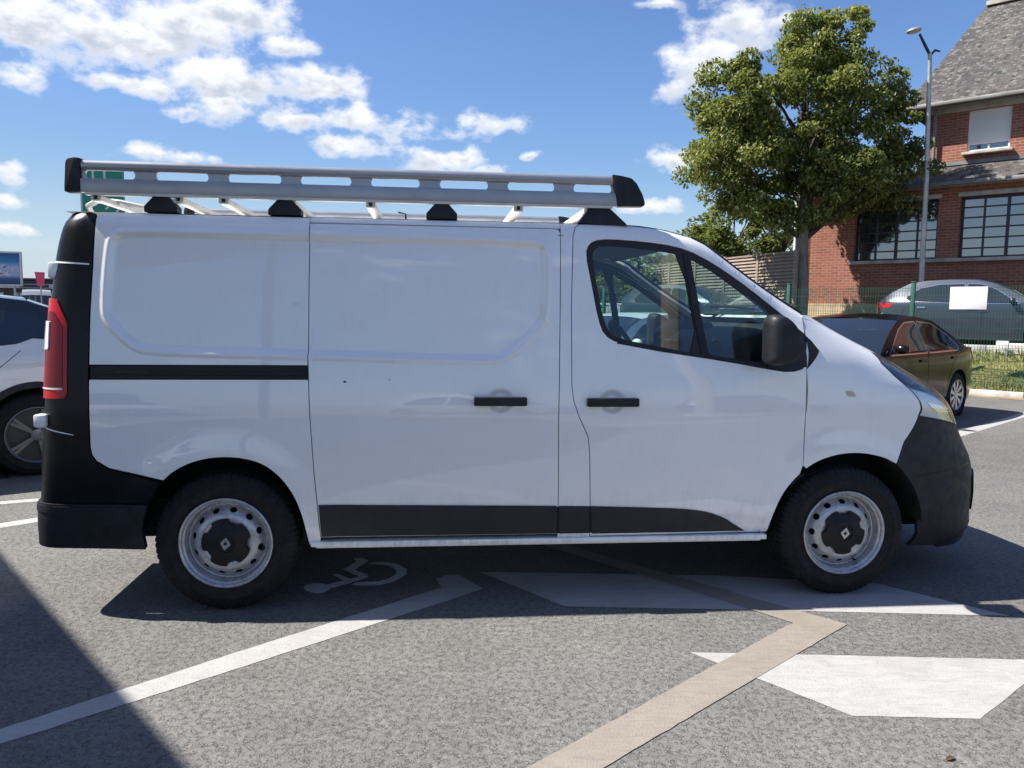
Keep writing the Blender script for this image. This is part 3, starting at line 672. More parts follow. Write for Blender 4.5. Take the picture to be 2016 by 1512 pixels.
GQ = rounded([(2.261, 1.735), (2.375, 1.675), (2.514, 1.582), (2.657, 1.481), (2.691, 1.443), (2.691, 1.351), (2.67, 1.274), (2.628, 1.217), (2.355, 1.25)], .02, 2)
for k_, dr in ((0, door_n), (1, door_f)):
    md = ('near', 'far')[k_]
    vp('window_frame', [WIN, GM, GQ], 'gasket', md, dr, fn=v_SD, off=-.006, gap=-.001, flange=.012, sp=.03, bsp=.02)
    vp('window_glass', [offset_poly(GM, -.006)], 'glass_side', md, dr, fn=v_SG, off=-.013, gap=0, flange=0, sp=.05)
    vp('window_glass', [offset_poly(GQ, -.006)], 'glass_side', md, dr, fn=v_SG, off=-.013, gap=0, flange=0, sp=.05)
    vp('window_divider', [[(2.222, 1.757), (2.252, 1.742), (2.345, 1.243), (2.316, 1.243)]], 'plastic_black', md, dr, fn=v_SD, off=-.001, gap=0, flange=.02, sp=.03)
    vp('window_sill_strip', [[(1.885, 1.322), (2.10, 1.283), (2.37, 1.246), (2.63, 1.205), (2.63, 1.188), (2.37, 1.229), (2.10, 1.267), (1.88, 1.305)]], 'plastic_black', md, dr, fn=v_SD, off=.002, gap=0, sp=.03)
    tri = [(2.735, 1.462)] + [(2.80, 1.415), (2.8645, 1.36), (2.8655, 1.275), (2.8645, 1.195)] + [(2.778, 1.172), (2.655, 1.19), (2.695, 1.255), (2.712, 1.377)]
    vp('mirror_base', [tri], 'plastic_black', md, dr, fn=v_SD, off=.003, gap=0, sp=.03)
FEND_TOP = [(3.985, 1.274), (3.95, 1.33), (3.86, 1.395), (3.6, 1.428), (3.35, 1.44)]
HEAD = [(3.97, 1.262), (3.82, 1.205), (3.774, 1.147), (3.748, 1.06), (3.728, 1.013), (3.69, 0.974), (3.633, 0.937), (3.80, 0.908), (4.065, 0.854), (4.38, .838), (4.50, .90), (4.46, 1.03), (4.36, 1.14), (4.22, 1.21), (4.10, 1.250)]
vp('fender_trim', [ux([(2.867, 1.355), (2.90, 1.325), (2.938, 1.276), (2.905, 1.225), (2.867, 1.185)])], 'plastic_black', off=.003, gap=0, sp=.02)
vp('front_fender', [[(2.857, .695)] + ux([(2.862, .95), (2.866, 1.18), (2.866, 1.275), (2.866, 1.39), (2.866, 1.455)]) + FEND_TOP[::-1] + HEAD[:7] + [(3.468, 0.804), (3.385, .690)] + ARCH_FS[::-1][1:-K_AF]], 'paint_white', sp=.03)
vp('headlight_seal', [offset_poly(HEAD, -.004), offset_poly(HEAD, .006)], 'gasket', off=.0005, gap=0, flange=.01, sp=.03)
hl = vp('headlight', [HEAD], 'lamp_inner', off=-.012, gap=.002, sp=.03)
for k_ in (0, 1):
    md = ('near', 'far')[k_]
    vp('lamp_bowl', [rounded([(3.965, 1.245), (3.84, 1.195), (3.795, 1.14), (3.80, 1.085), (3.95, 1.05), (4.06, 1.0), (4.16, .96), (4.30, .97), (4.34, 1.10), (4.20, 1.19), (4.08, 1.235)], .02)], 'glass_dark', md, hl[k_], off=-.008, gap=0, sp=.03)
    vp('indicator_lens', [rounded([(4.04, .955), (4.19, .935), (4.25, .89), (4.10, .88), (4.02, .90)], .02)], 'lamp_rose', md, hl[k_], off=-.007, gap=0, sp=.03)
    vp('chrome_ring', [rounded([(3.80, 1.01), (3.97, .975), (4.0, .935), (3.82, .945)], .02)], 'chrome', md, hl[k_], off=-.008, gap=0, sp=.03)
    vp('lens_cover', [HEAD], 'glass_clear', md, hl[k_], off=.002, gap=.003, flange=0, sp=.03)
vp('bonnet', [[(3.35, 1.444), (3.6, 1.432), (3.86, 1.399), (3.95, 1.334), (3.985, 1.278), (4.0, 1.268), (4.10, 1.254), (4.22, 1.214), (4.36, 1.144), (4.46, 1.05), (UC, 1.02), (UC, 1.452), (3.6, 1.455)]], 'paint_white', 'full', sp=.04, gap=.0)
gr = vp('grille', [[(4.464, 1.046), (4.464, 1.03), (4.504, .9), (4.39, .838), (UC, .833), (UC, 1.016)]], 'plastic_gloss', 'full', off=-.008, sp=.04)
for gz in (.88, .93, .98): vp('grille_bar', [[(4.52, gz - .012), (UC, gz - .012), (UC, gz + .012), (4.52, gz + .012)]], 'chrome' if gz == .98 else 'plastic_black', 'full', gr, off=.006, sp=.05)
BUMP = [(3.385, .690), (3.466, 0.804), (3.633, 0.935), (3.80, 0.905), (4.065, 0.851), (4.38, .834), (UC, .83), (UC, .23), (4.05, .212), (3.8, .205), (3.514, .222), (3.53, .26), (3.538, 0.296), (3.521, 0.415), (3.461, 0.559)]
fb = vp('front_bumper', [BUMP], 'plastic_black', 'full', sp=.035)
vp('air_intake', [[(4.5, .40), (UC, .40), (UC, .62), (4.45, .62)]], 'under', 'full', fb, off=.002, sp=.05)
for md in ('near', 'far'):
    fl = vp('fog_lamp', [rounded([(4.02, .56), (4.16, .60), (4.24, .5), (4.20, .38), (4.06, .36)], .03)], 'plastic_gloss', md, fb, off=.010, gap=0, flange=.02, sp=.03)
    vp('bumper_groove', [rounded([(3.50, .62), (3.62, .635), (3.95, .66), (3.96, .652), (3.62, .627), (3.50, .612)], .003, 1)], 'plastic_gloss', md, fb, off=.0015, gap=0, flange=0, sp=.03)
for hz_, col in ((.31, 'plastic_black'),):
    vp('bumper_lip', [[(3.72, .205), (3.9, .195), (4.05, .197), (UC, .205), (UC, .235), (4.05, .224), (3.9, .216), (3.72, .214)]], col, 'full', fb, off=.012, gap=0, flange=.03, sp=.03)
vp('side_repeater', [rounded([(3.203, 1.072), (3.262, 1.070), (3.262, 1.043), (3.203, 1.045)], .012)], 'lamp_amber', off=.005, gap=0, flange=.008, sp=.02)
# lower cladding and sill
vp('door_cladding', [[(0.436, 0.525), (1.592, 0.504), (1.599, 0.356), (0.446, 0.360)]], 'cladding_grey', off=.006, gap=.002, flange=.02, sp=.04)
vp('pillar_cladding', [[(1.602, .504), (1.754, .500), (1.764, .354), (1.607, .354)]], 'cladding_grey', off=.004, gap=.002, flange=.02, sp=.04)
vp('door_cladding', [chaikin([(1.762, 0.500), (2.15, 0.484), (2.28, 0.474), (2.38, .456), (2.46, .425), (2.53, 0.380), (2.578, 0.350)], 1, False) + [(1.772, .352)]], 'cladding_grey', off=.006, gap=.002, flange=.02, sp=.03)
for s_ in (0, 1):
    y0 = .035 if s_ == 0 else 2 * YC - .035
    MB().box((1.54, y0 + (.06 if s_ == 0 else -.06), .322), (2.29, .14, .026)).box((1.54, y0 + (.075 if s_ == 0 else -.075), .303), (2.25, .12, .016)).build('sill', 'paint_white', VAN, bevel=.005)
# black rear corners, tail lamps, rear doors and bumper
RC = [(-0.573, 1.884), (-0.578, 1.649), (-0.588, 1.416), (-0.591, 1.188), (-0.591, 1.022), (-0.591, 0.81), (-0.585, .772), (-0.568, 0.742), (-0.512, 0.706), (-0.282, 0.642), (-.318, .575), (-.342, .54), (-.64, .545), (-.90, .55), (-.905, .9), (-.905, 1.3), (-.88, 1.6), (-.85, 1.80), (-.80, 1.87), (-.70, 1.895), (-.60, 1.893)]
rc = vp('rear_corner', [RC], 'plastic_gloss', sp=.03)
for k_ in (0, 1):
    md = ('near', 'far')[k_]
    tl = vp('tail_light', [rounded([(-.735, 1.485), (-.683, 1.38), (-.682, 1.06), (-.69, 1.035), (-.86, 1.03), (-.865, 1.47), (-.80, 1.492)], .015)], 'lamp_red', md, rc[k_], off=.007, gap=0, flange=.02, sp=.03)
    vp('reflector', [rounded([(-.745, 1.43), (-.702, 1.36), (-.700, 1.085), (-.80, 1.085), (-.79, 1.43)], .015)], 'lamp_red_dark', md, tl, off=.009, gap=0, flange=.003, sp=.03)
    vp('reversing_lamp', [rounded([(-.772, 1.385), (-.772, 1.255), (-.84, 1.255), (-.84, 1.385)], .01)], 'lamp_white', md, tl, off=.013, gap=0, flange=.006, sp=.03)
    vp('lamp_strip', [[(-.70, 1.082), (-.70, 1.074), (-.84, 1.074), (-.84, 1.082)], ], 'lamp_white', md, tl, off=.0105, gap=0, flange=0, sp=.03)
    vp('panel_gap', [[(-.592, 1.652), (-.592, 1.645), (-.80, 1.655), (-.80, 1.663)]], 'paint_white', md, rc[k_], off=.0015, gap=0, flange=0, sp=.03)
    vp('panel_gap', [[(-.66, .868), (-.66, .864), (-.86, .905), (-.86, .913)]], 'paint_white', md, rc[k_], off=.0015, gap=0, flange=0, sp=.03)
    for hz_, hh in ((1.62, .075), (.93, .06)):
        yy = float(v_S(np.array([-.80]), np.array([hz_]))[0, 1]); xx = float(v_xr(np.array([hz_]))[0]) + .02
        yy = yy if k_ == 0 else 2 * YC - yy
        MB().box((xx, yy, hz_), (.055, .06, hh)).build('door_hinge', 'paint_white', VAN, bevel=.01)
rb = vp('rear_bumper', [[(-.345, .536), (-.64, .541), (-.9, .546), (-1.62, .546), (-1.62, .33), (-.85, .33), (-.62, .322), (-.372, .312), (-.375, .42)]], 'plastic_black', 'full', off=.010, gap=.001, flange=.03, sp=.04)
vp('bumper_step', [[(-.42, .524), (-.64, .530), (-.9, .535), (-1.62, .535), (-1.62, .50), (-.9, .50), (-.64, .505), (-.42, .514)]], 'plastic_black', 'full', rb, off=.015, gap=0, flange=.006, sp=.04)
rd = vp('rear_door', [[(-.91, .56), (-1.755, .56), (-1.755, 1.86), (-.90, 1.84), (-.91, 1.3)]], 'paint_white', 'both', sp=.06)
for k_ in (0, 1):
    md = ('near', 'far')[k_]
    vp('rear_window', [rounded([(-.98, 1.18), (-1.70, 1.18), (-1.70, 1.74), (-.98, 1.72)], .05)], 'glass_dark', md, rd[k_], off=.003, gap=0, flange=.004, sp=.08)
MB().box((-.845, YC, .95), (.03, .5, .10)).build('number_plate_panel', 'sign_white', VAN, bevel=.004)
# roof and windscreen
def strip(name, ts, edge, mid, m, n=22, z_off=0.0):
    """surface spanned between the two sides: edge(t) near-side point, mid(t) centre point"""
    V = []
    for t in ts:
        e = np.array(edge(t)); c = np.array(mid(t))
        for j in range(n + 1):
            s = -1 + 2 * j / n; q = abs(s); k = 1 - q ** 2.2
            V.append((e[0] + (c[0] - e[0]) * k, YC + s * (YC - e[1]), e[2] + (c[2] - e[2]) * k + z_off))
    F = [(i * (n + 1) + j, i * (n + 1) + j + 1, (i + 1) * (n + 1) + j + 1, (i + 1) * (n + 1) + j) for i in range(len(ts) - 1) for j in range(n)]
    b = MB(); b.add(V, F); return b.build(name, m, VAN, ang=60)
def side_pt(x, z, ins=0.0):
    p = v_SD(np.array([x]), np.array([z]))[0]; return (p[0], p[1] + ins, p[2])
def roof_edge(t):
    z = float(v_top(t)); return side_pt(t, z, .004)
def roof_mid(t): return (t + .13 * float(sst(t, 1.4, 2.3)) - .05 * float(sst(t, -.2, -.75)), YC, float(v_top(t)) + .05 * float(sst(t, -.75, -.4)) * (1 - .25 * float(sst(t, 1.5, 2.3))))
strip('roof', list(np.linspace(-.72, 2.28, 44)), roof_edge, roof_mid, 'paint_white')
strip('headliner', list(np.linspace(1.58, 2.26, 12)), lambda t: (lambda p: (p[0], p[1] + .03, p[2] - .03))(roof_edge(t)), lambda t: (lambda p: (p[0], p[1], p[2] - .045))(roof_mid(t)), 'headliner')
def ws_edge(t):
    x = 2.285 + (2.885 - 2.285) * t; return side_pt(x, float(v_top(x)) - .004, .014)
def ws_mid(t):
    x = 2.285 + (2.885 - 2.285) * t; return (x + .12 + .06 * t, YC, float(v_top(x)) + .035 - .02 * t)
strip('windscreen', list(np.linspace(0, 1, 14)), ws_edge, ws_mid, 'glass_wind')
for s_ in (0, 1):
    pts = [ws_edge(t) for t in np.linspace(0, 1, 12)]
    pts = [(p[0], p[1] if s_ == 0 else 2 * YC - p[1], p[2] + .004) for p in pts]
    MB().tube(pts, .009, 6).build('windscreen_seal', 'gasket', VAN)
strip('cowl', [0, 1], lambda t: (2.89 + .03 * t, .235, 1.455 - .01 * t), lambda t: (3.07 + .06 * t, YC, 1.462 - .01 * t), 'plastic_black')
for s_ in (-1, 1):
    MB().tube([(3.02, YC + s_ * .12, 1.49), (2.98, YC + s_ * .35, 1.505), (2.90, YC + s_ * .58, 1.51)], .008, 6).build('wiper', 'plastic_black', VAN)
# cab interior
MB().box((1.60, YC, 1.12), (.03, 1.74, 1.42)).build('bulkhead', 'trim_mid', VAN)
MB().box((2.25, YC, .60), (1.35, 1.72, .06)).build('cab_floor', 'trim_dark', VAN)
INNER = offset_poly(DOOR, .012)
for md in ('near', 'far'):
    vp('door_trim', [INNER, offset_poly(WIN, -.004)], 'trim_dark', md, VAN, fn=v_SD, off=-.05, gap=0, flange=0, sp=.05)
    vp('pillar_trim', [[(1.60, 1.87), (1.60, .62), (1.76, .62), (1.748, .773), (1.70, .95), (1.66, 1.1), (1.66, 1.5), (1.67, 1.87)]], 'trim_dark', md, VAN, fn=v_S0, off=-.045, gap=0, flange=0, sp=.06)
dsh = MB().prism([(2.48, 1.02), (2.46, 1.16), (2.52, 1.27), (2.62, 1.335), (2.78, 1.372), (2.95, 1.40), (3.0, 1.40), (3.0, .75), (2.62, .75), (2.55, .9)], .30, 2 * YC - .30, 'y').build('dashboard', 'trim_dark', VAN, bevel=.02)
MB().prism([(2.44, .98), (2.42, 1.16), (2.47, 1.30), (2.56, 1.36), (2.62, 1.33), (2.60, .98)], YC - .17, YC + .17, 'y').build('centre_console', 'trim_mid', dsh, bevel=.015)
for zz in (1.27, 1.18): MB().box((2.435 if zz < 1.2 else 2.45, YC, zz), (.03, .26, .055), ry=R(-18)).build('console_panel', 'plastic_gloss', dsh, bevel=.006)
MB().box((2.482, .60, 1.185), (.03, .44, .09), ry=R(8)).build('glovebox_recess', 'under', dsh, bevel=.008)
for yy in (.385, 2 * YC - .385):
    MB().lathe([(.0, -.02), (.05, -.02), (.062, 0.0), (.058, .014), (.046, .006), (.0, .0)], 24, 'x', (2.508, yy, 1.262)).build('air_vent', 'plastic_gloss', dsh)
MB().prism([(2.50, 1.33), (2.62, 1.42), (2.80, 1.40), (2.80, 1.34)], 1.20, 1.62, 'y').build('instrument_hood', 'trim_dark', dsh, bevel=.02)
def ring(c, r, rt, tilt, n=36, k=8):
    b = MB(); M = Matrix.Rotation(tilt, 3, 'Y')
    for i in range(n):
        a = 2 * math.pi * i / n
        for j in range(k):
            t = 2 * math.pi * j / k; p = M @ Vector((rt * math.sin(t), (r + rt * math.cos(t)) * math.cos(a), (r + rt * math.cos(t)) * math.sin(a))); b.v.append(tuple(Vector(c) + p))
    for i in range(n):
        for j in range(k): b.f.append((i * k + j, ((i + 1) % n) * k + j, ((i + 1) % n) * k + (j + 1) % k, i * k + (j + 1) % k))
    return b
sw = ring((2.27, 1.42, 1.235), .19, .016, R(-32)).build('steering_wheel', 'plastic_black', VAN, ang=80)
MB().box((2.275, 1.42, 1.232), (.035, .34, .05), ry=R(-32)).box((2.30, 1.42, 1.16), (.03, .045, .16), ry=R(-32)).tube([(2.28, 1.42, 1.235), (2.55, 1.42, 1.08)], .03, 8).build('wheel_boss', 'trim_dark', sw, bevel=.01)
for yy, wd in ((.66, .86), (1.44, .52)):
    st = MB().box((1.98, yy, .86), (.50, wd, .15), ry=R(-4)).build('seat', 'seat_cloth', VAN, bevel=.04)
    MB().box((1.735, yy, 1.06), (.13, wd, .46), ry=R(-10)).build('backrest', 'seat_cloth', st, bevel=.04)
# door mirror
for s_ in (0, 1):
    sg = 1 if s_ == 0 else -1; Y = lambda y: y if s_ == 0 else 2 * YC - y
    prof = rounded([(2.588, 1.418), (2.601, 1.452), (2.645, 1.460), (2.70, 1.424), (2.730, 1.362), (2.735, 1.285), (2.722, 1.236), (2.666, 1.214), (2.592, 1.213)], .040, 5)
    b = MB(); cx, cz = 2.655, 1.335; rows = []
    for (yy, k, sh) in ((-.150, .55, .03), (-.146, .80, .018), (-.134, .93, .008), (-.105, 1.0, 0), (-.05, 1.0, 0), (-.005, .96, 0.01), (.015, .85, .03)):
        rows.append([(cx + (x - cx) * k + sh, Y(yy), cz + (z - cz) * k) for x, z in prof])
    n = len(prof); V = [p for r_ in rows for p in r_]
    F = [(i * n + j, i * n + (j + 1) % n, (i + 1) * n + (j + 1) % n, (i + 1) * n + j) for i in range(len(rows) - 1) for j in range(n)] + [tuple(range(n)), tuple(range((len(rows) - 1) * n, len(rows) * n))[::-1]]
    b.add(V, F); mi = b.build('door_mirror', 'plastic_black', VAN, ang=50)
    MB().box((2.602, Y(-.065), 1.335), (.008, .08, .15)).build('mirror_glass', 'glass_dark', mi, bevel=.003)
    MB().tube([(2.69, Y(.03), 1.235), (2.70, Y(.10), 1.215), (2.72, Y(.17), 1.205)], [.03, .026, .035], 10).build('mirror_arm', 'plastic_black', mi)
# door handles
for s_ in (0, 1):
    for hx, hz in HANDLES:
        y0 = float(v_S0(np.array([hx]), np.array([hz]))[0, 1]); sg = -1 if s_ == 0 else 1; yb = y0 if s_ == 0 else 2 * YC - y0
        pr = rounded([(hx - .128, hz - .021), (hx + .128, hz - .021), (hx + .128, hz + .021), (hx - .128, hz + .021)], .008, 3)
        b = MB(); rows = [(yb + sg * .040, .94), (yb + sg * .036, 1.0), (yb + sg * .018, 1.0)]
        n = len(pr); V = []
        for yy, k in rows: V += [(hx + (x - hx) * k, yy + (-sg) * .012 * ((x - hx) / .128) ** 4, hz + (z - hz) * k) for x, z in pr]
        F = [(i * n + j, i * n + (j + 1) % n, (i + 1) * n + (j + 1) % n, (i + 1) * n + j) for i in range(2) for j in range(n)] + [tuple(range(n)), tuple(range(2 * n, 3 * n))[::-1]]
        b.add(V, F)
        for dx in (-.105, .105): b.box((hx + dx, yb + sg * .012, hz), (.045, .034, .036))
        b.build('door_handle', 'plastic_black', VAN, ang=40)
# small marks on the paint
for (u_, z_, a_, c_) in ((.333, 1.478, .012, 'sign_white'), (.566, 1.115, .008, 'plastic_black'), (.775, 1.125, .004, 'plastic_black')):
    vp('paint_chip', [[(u_ + a_ * math.cos(t) * random.uniform(.7, 1.2), z_ + .6 * a_ * math.sin(t)) for t in np.linspace(0, 2 * math.pi, 9)[:-1]]], c_, 'near', off=.001, gap=0, flange=0, sp=.02)
MB().box((.47, YC, 1.33), (2.24, 1.62, 1.02)).build('sun_blocking_box', 'under', VAN)  # added solid box inside the body, stops sun leaking through the gaps
for xa, xb in ((1.589, 1.612), (1.750, 1.778)):
    for md in ('near', 'far'): vp('seam_backing', [[(xa, .358), (xb, .358), (xb - .008, .498), (xa - .004, .498)]], 'under', md, VAN, off=.002, gap=0, flange=0, sp=.05)
for md in ('near', 'far'):
    vp('gap_darkening_shell', [[(-.56, .77), (.42, .77), (.44, .335), (1.80, .335), (1.80, .70), (1.66, 1.0), (1.66, 1.875), (-.55, 1.875)]], 'under', md, VAN, fn=v_S0, off=-.045, gap=0, flange=0, sp=.15)  # added dark sheet behind the side, so the panel gaps look shaded
# underside and wheel housings
MB().box((1.52, YC, .40), (4.5, 1.36, .20)).box((1.53, YC, .36), (2.36, 1.76, .08)).build('underbody', 'under', VAN)
for cx in (0.0, WB):
    for s_ in (0, 1):
        A0, A1 = (-5, 178) if cx == 0 else (5, 182)
        b = MB(); ya, yb = (.05, .40) if s_ == 0 else (2 * YC - .05, 2 * YC - .40); n = 28; V = []
        for i in range(n + 1):
            t = R(A0 + (A1 - A0) * i / n); V += [(cx + .445 * math.cos(t), ya, .345 + .445 * math.sin(t)), (cx + .445 * math.cos(t), yb, .345 + .445 * math.sin(t))]
        b.add(V, [(2 * i, 2 * i + 1, 2 * i + 3, 2 * i + 2) for i in range(n)])
        b.add([(cx + .445 * math.cos(R(A0 + (A1 - A0) * i / n)), yb, .345 + .445 * math.sin(R(A0 + (A1 - A0) * i / n))) for i in range(n + 1)], [tuple(range(n + 1))])
        b.build('wheel_housing', 'under', VAN)

# ---- wheels
def tyre_mesh(name, R0, width, rim, grooves=72):
    """tyre standing in the xz plane; outer face at y=0, inner at y=width"""
    h = R0 - rim
    prof = [(rim - .004, .012), (rim + .006, .004), (rim + .012, .006), (rim + .016, .0035), (rim + .03, .0), (rim + .45 * h, -.004), (rim + .47 * h, -.0065), (rim + .50 * h, -.0065), (rim + .52 * h, -.004),
            (rim + .72 * h, .003), (R0 - .022, .012), (R0 - .011, .019), (R0 - .004, .028)]
    tread = [(R0, .045), (R0, .062), (R0 - .008, .064), (R0 - .008, .072), (R0, .074), (R0 + .001, width / 2 - .006), (R0 - .008, width / 2 - .004), (R0 - .008, width / 2 + .004), (R0 + .001, width / 2 + .006),
             (R0, width - .074), (R0 - .008, width - .072), (R0 - .008, width - .064), (R0, width - .062), (R0, width - .045)]
    back = [(r, width - y) for r, y in prof[::-1]]
    P = prof + tread + back; m = len(P); n = grooves * 4; b = MB()
    for j in range(n):
        th = 2 * math.pi * j / n; co, si = math.cos(th), math.sin(th); g = (j % 4 == 0)
        for i, (r, y) in enumerate(P):
            if g and (10 <= i <= 14 or m - 15 <= i <= m - 11): r -= .006
            b.v.append((r * co, y, r * si))
    for j in range(n):
        for i in range(m - 1): b.f.append((j * m + i, j * m + i + 1, ((j + 1) % n) * m + i + 1, ((j + 1) % n) * m + i))
    return b.mesh(name, 30)
def diamond_ring(c, w_, h_, k, y0, y1):
    """lozenge badge with an open middle"""
    o = [(w_, 0), (0, h_), (-w_, 0), (0, -h_)]; b = MB()
    A = [(c[0] + x, y1, c[1] + z) for x, z in o] + [(c[0] + x * k, y1 , c[1] + z * k) for x, z in o] + [(c[0] + x, y0, c[1] + z) for x, z in o] + [(c[0] + x * k, y0, c[1] + z * k) for x, z in o]
    F = []
    for i in range(4):
        j = (i + 1) % 4; F += [(i, j, j + 4, i + 4), (i, i + 8, j + 8, j), (i + 4, j + 4, j + 12, i + 12)]
    b.add(A, F); return b
def steel_wheel(cx, yo, flip, rot):
    wz = empty('wheel', (cx, yo, .338), 0, VAN)
    if flip: wz.rotation_euler = (0, 0, math.pi)
    link('tyre', STEEL['tyre'], 'rubber', wz)
    rim = link('rim', STEEL['barrel'], 'steel_rim', wz); rim.rotation_euler = (0, rot, 0)
    for nm in ('disc', 'cap', 'badge', 'slots', 'valve'):
        o = link({'disc': 'rim_disc', 'cap': 'hub_cap', 'badge': 'badge', 'slots': 'rim_back', 'valve': 'valve'}[nm], STEEL[nm], {'disc': 'steel_rim', 'cap': 'hub_plastic', 'badge': 'emblem', 'slots': 'under', 'valve': 'rubber'}[nm], rim)
        if nm == 'badge': o.rotation_euler = (0, -rot + R(8), 0)
    return wz
STEEL = {}
STEEL['tyre'] = tyre_mesh('tyre', .338, .215, .213)
b = MB().lathe([(.218, .004), (.219, -.003), (.213, -.006), (.207, -.002), (.203, .010), (.196, .014), (.193, .022), (.190, .040), (.187, .075), (.182, .10), (.182, .18)], 64)
STEEL['barrel'] = b.mesh('barrel', 40)
_rz = pchip([.0, .06, .09, .115, .135, .155, .170, .182, .190], [.030, .028, .022, .014, .018, .032, .050, .058, .050])
def disc_fn(u, v): return np.stack([u, _rz(np.hypot(u, v)), v], -1)
hol = []
for i in range(12):
    a = 2 * math.pi * (i + .3) / 12; c, s = math.cos(a), math.sin(a)
    hol.append([(.157 * c + (.0175 * math.cos(t)) * -s + .0115 * math.sin(t) * c, .157 * s + .0175 * math.cos(t) * c + .0115 * math.sin(t) * s) for t in np.linspace(0, 2 * math.pi, 15)[:-1]])
circ = lambda r, n: [(r * math.cos(t), r * math.sin(t)) for t in np.linspace(0, 2 * math.pi, n + 1)[:-1]]
def flipn(d): return d[0], d[1], d[2]
Xd, Nd, Fd = panel_data([circ(.187, 72), circ(.05, 24)] + hol, disc_fn, sp=.012, gap=0, flange=.004)
STEEL['disc'] = mesh_n('disc', Xd, Nd, Fd)
STEEL['slots'] = MB().lathe([(.0, .085), (.185, .085), (.185, .078)], 40).mesh('slots')
cap = []
for i in range(120):
    a = 2 * math.pi * i / 120; k = math.cos(5 * a); rr = .116 - .020 * float(sst(k, .15, .75)); cap.append((rr * math.cos(a + .3), rr * math.sin(a + .3)))
b = MB(); rows = [(1.0, .022), (1.0, .006), (.96, .002), (.62, .000), (.56, -.006), (.40, -.007), (.38, -.003), (.0001, -.003)]; n = len(cap)
b.add([(x * k if k > .7 else x / math.hypot(x, z) * .112 * k, y, z * k if k > .7 else z / math.hypot(x, z) * .112 * k) for k, y in rows for x, z in cap], [(i * n + j, i * n + (j + 1) % n, (i + 1) * n + (j + 1) % n, (i + 1) * n + j) for i in range(len(rows) - 1) for j in range(n)])
for i in range(5):
    a = 2 * math.pi * (i + .5) / 5 + .3; b.box((.062 * math.cos(a), -.001, .062 * math.sin(a)), (.022, .006, .006), ry=-a + math.pi / 2)
STEEL['cap'] = b.mesh('cap', 40)
STEEL['badge'] = diamond_ring((0, 0), .025, .031, .38, -.002, -.013).mesh('badge', 20, bevel=.001)
STEEL['valve'] = MB().tube([(.172, .045, .02), (.168, .012, .02)], .005, 8).mesh('valve')
for cx, rot in ((0.0, .35), (WB, 1.2)):
    steel_wheel(cx, .022, False, rot); steel_wheel(cx, 2 * YC - .022, True, rot)

# ---- roof rack
RK = empty('roof_rack', (0, 0, 0), 0, VAN)
SLOTS = [(-0.622, -0.4), (-0.307, -0.07), (0.02, 0.264), (0.353, 0.59), (0.683, 0.914), (1.011, 1.244), (1.34, 1.57), (1.666, 1.856)]
def slot(a, b, z0=2.042, z1=2.084):
    r = (z1 - z0) / 2; zc = (z0 + z1) / 2
    return [(a + r + r * math.cos(R(t)), zc + r * math.sin(R(t))) for t in range(90, 271, 20)] + [(b - r + r * math.cos(R(t)), zc + r * math.sin(R(t))) for t in range(-90, 91, 20)]
for s_ in (0, 1):
    Y = lambda y: y if s_ == 0 else 2 * YC - y
    sg = 1 if s_ == 0 else -1
    b = MB().prism(rounded([(Y(.120), 1.979), (Y(.120), 2.044), (Y(.152), 2.046), (Y(.152), 1.979)], .006, 2), -.640, 1.884, 'x')
    rl = b.build('side_rail', 'aluminium', RK, ang=50)
    MB().box((.62, Y(.136), 1.975), (2.48, .036, .012)).build('rail_lip', 'bar_cream', rl)
    prt = [(Y(.134 + .020 * math.cos(t)), 2.104 + .024 * math.sin(t)) for t in np.linspace(0, 2 * math.pi, 21)[:-1]]
    MB().prism(prt, -.632, 1.86, 'x').build('top_tube', 'aluminium', RK, ang=50)
    web_fn = lambda u, v: np.stack([u, 0 * u + .133, v], -1)
    panel('rail_web', [[(-.636, 2.04), (1.87, 2.04), (1.862, 2.088), (-.636, 2.088)]] + [slot(a, c) for a, c in SLOTS], web_fn, 'aluminium', RK, 'near' if s_ == 0 else 'far', YC, sp=.06, bsp=.02, gap=0, flange=.012)
    MB().prism(rounded([(-.640, 1.978), (-.640, 2.085), (-.628, 2.132), (-.655, 2.137), (-.692, 2.130), (-.700, 2.11), (-.708, 2.0), (-.708, 1.978)], .008, 2), Y(.112), Y(.160), 'y').build('end_cap', 'plastic_black', RK, bevel=.004)
    MB().prism(rounded([(1.852, 2.132), (1.870, 2.06), (1.886, 1.978), (2.014, 1.980), (2.023, 1.995), (2.008, 2.04), (1.978, 2.092), (1.950, 2.117), (1.90, 2.127)], .006, 2), Y(.110), Y(.162), 'y').build('end_cap', 'plastic_black', RK, bevel=.006)
    for xc, top, bot in ((-.29, .03, .075), (.277, .03, .077), (1.021, .03, .075)):
        MB().prism([(xc - bot, 1.898), (xc + bot, 1.898), (xc + bot, 1.925), (xc + top, 1.974), (xc - top, 1.974), (xc - bot, 1.925)], Y(.128), Y(.20), 'y').build('rack_foot', 'plastic_black', RK, bevel=.004)
    MB().prism([(1.69, 1.893), (1.945, 1.885), (1.925, 1.905), (1.845, 1.974), (1.750, 1.974)], Y(.128), Y(.20), 'y').build('rack_foot', 'plastic_black', RK, bevel=.004)
for xb in (-.58, -.21, -.005, .305, .68, 1.395, 1.745):
    cb = MB().prism(rounded([(xb - .022, 1.945), (xb + .022, 1.945), (xb + .022, 1.970), (xb - .022, 1.970)], .004, 2), .135, 2 * YC - .135, 'y').build('crossbar', 'bar_cream', RK, ang=50)
    MB().box((xb, .138, 1.960), (.016, .012, .016)).build('bolt', 'plastic_black', cb)
MB().tube([(-.74, .50, 1.90), (-.735, .42, 1.955), (-.66, .36, 1.975), (-.55, .34, 1.965), (-.40, .33, 1.935)], .014, 8).build('rear_roller_arm', 'galvanised', RK)
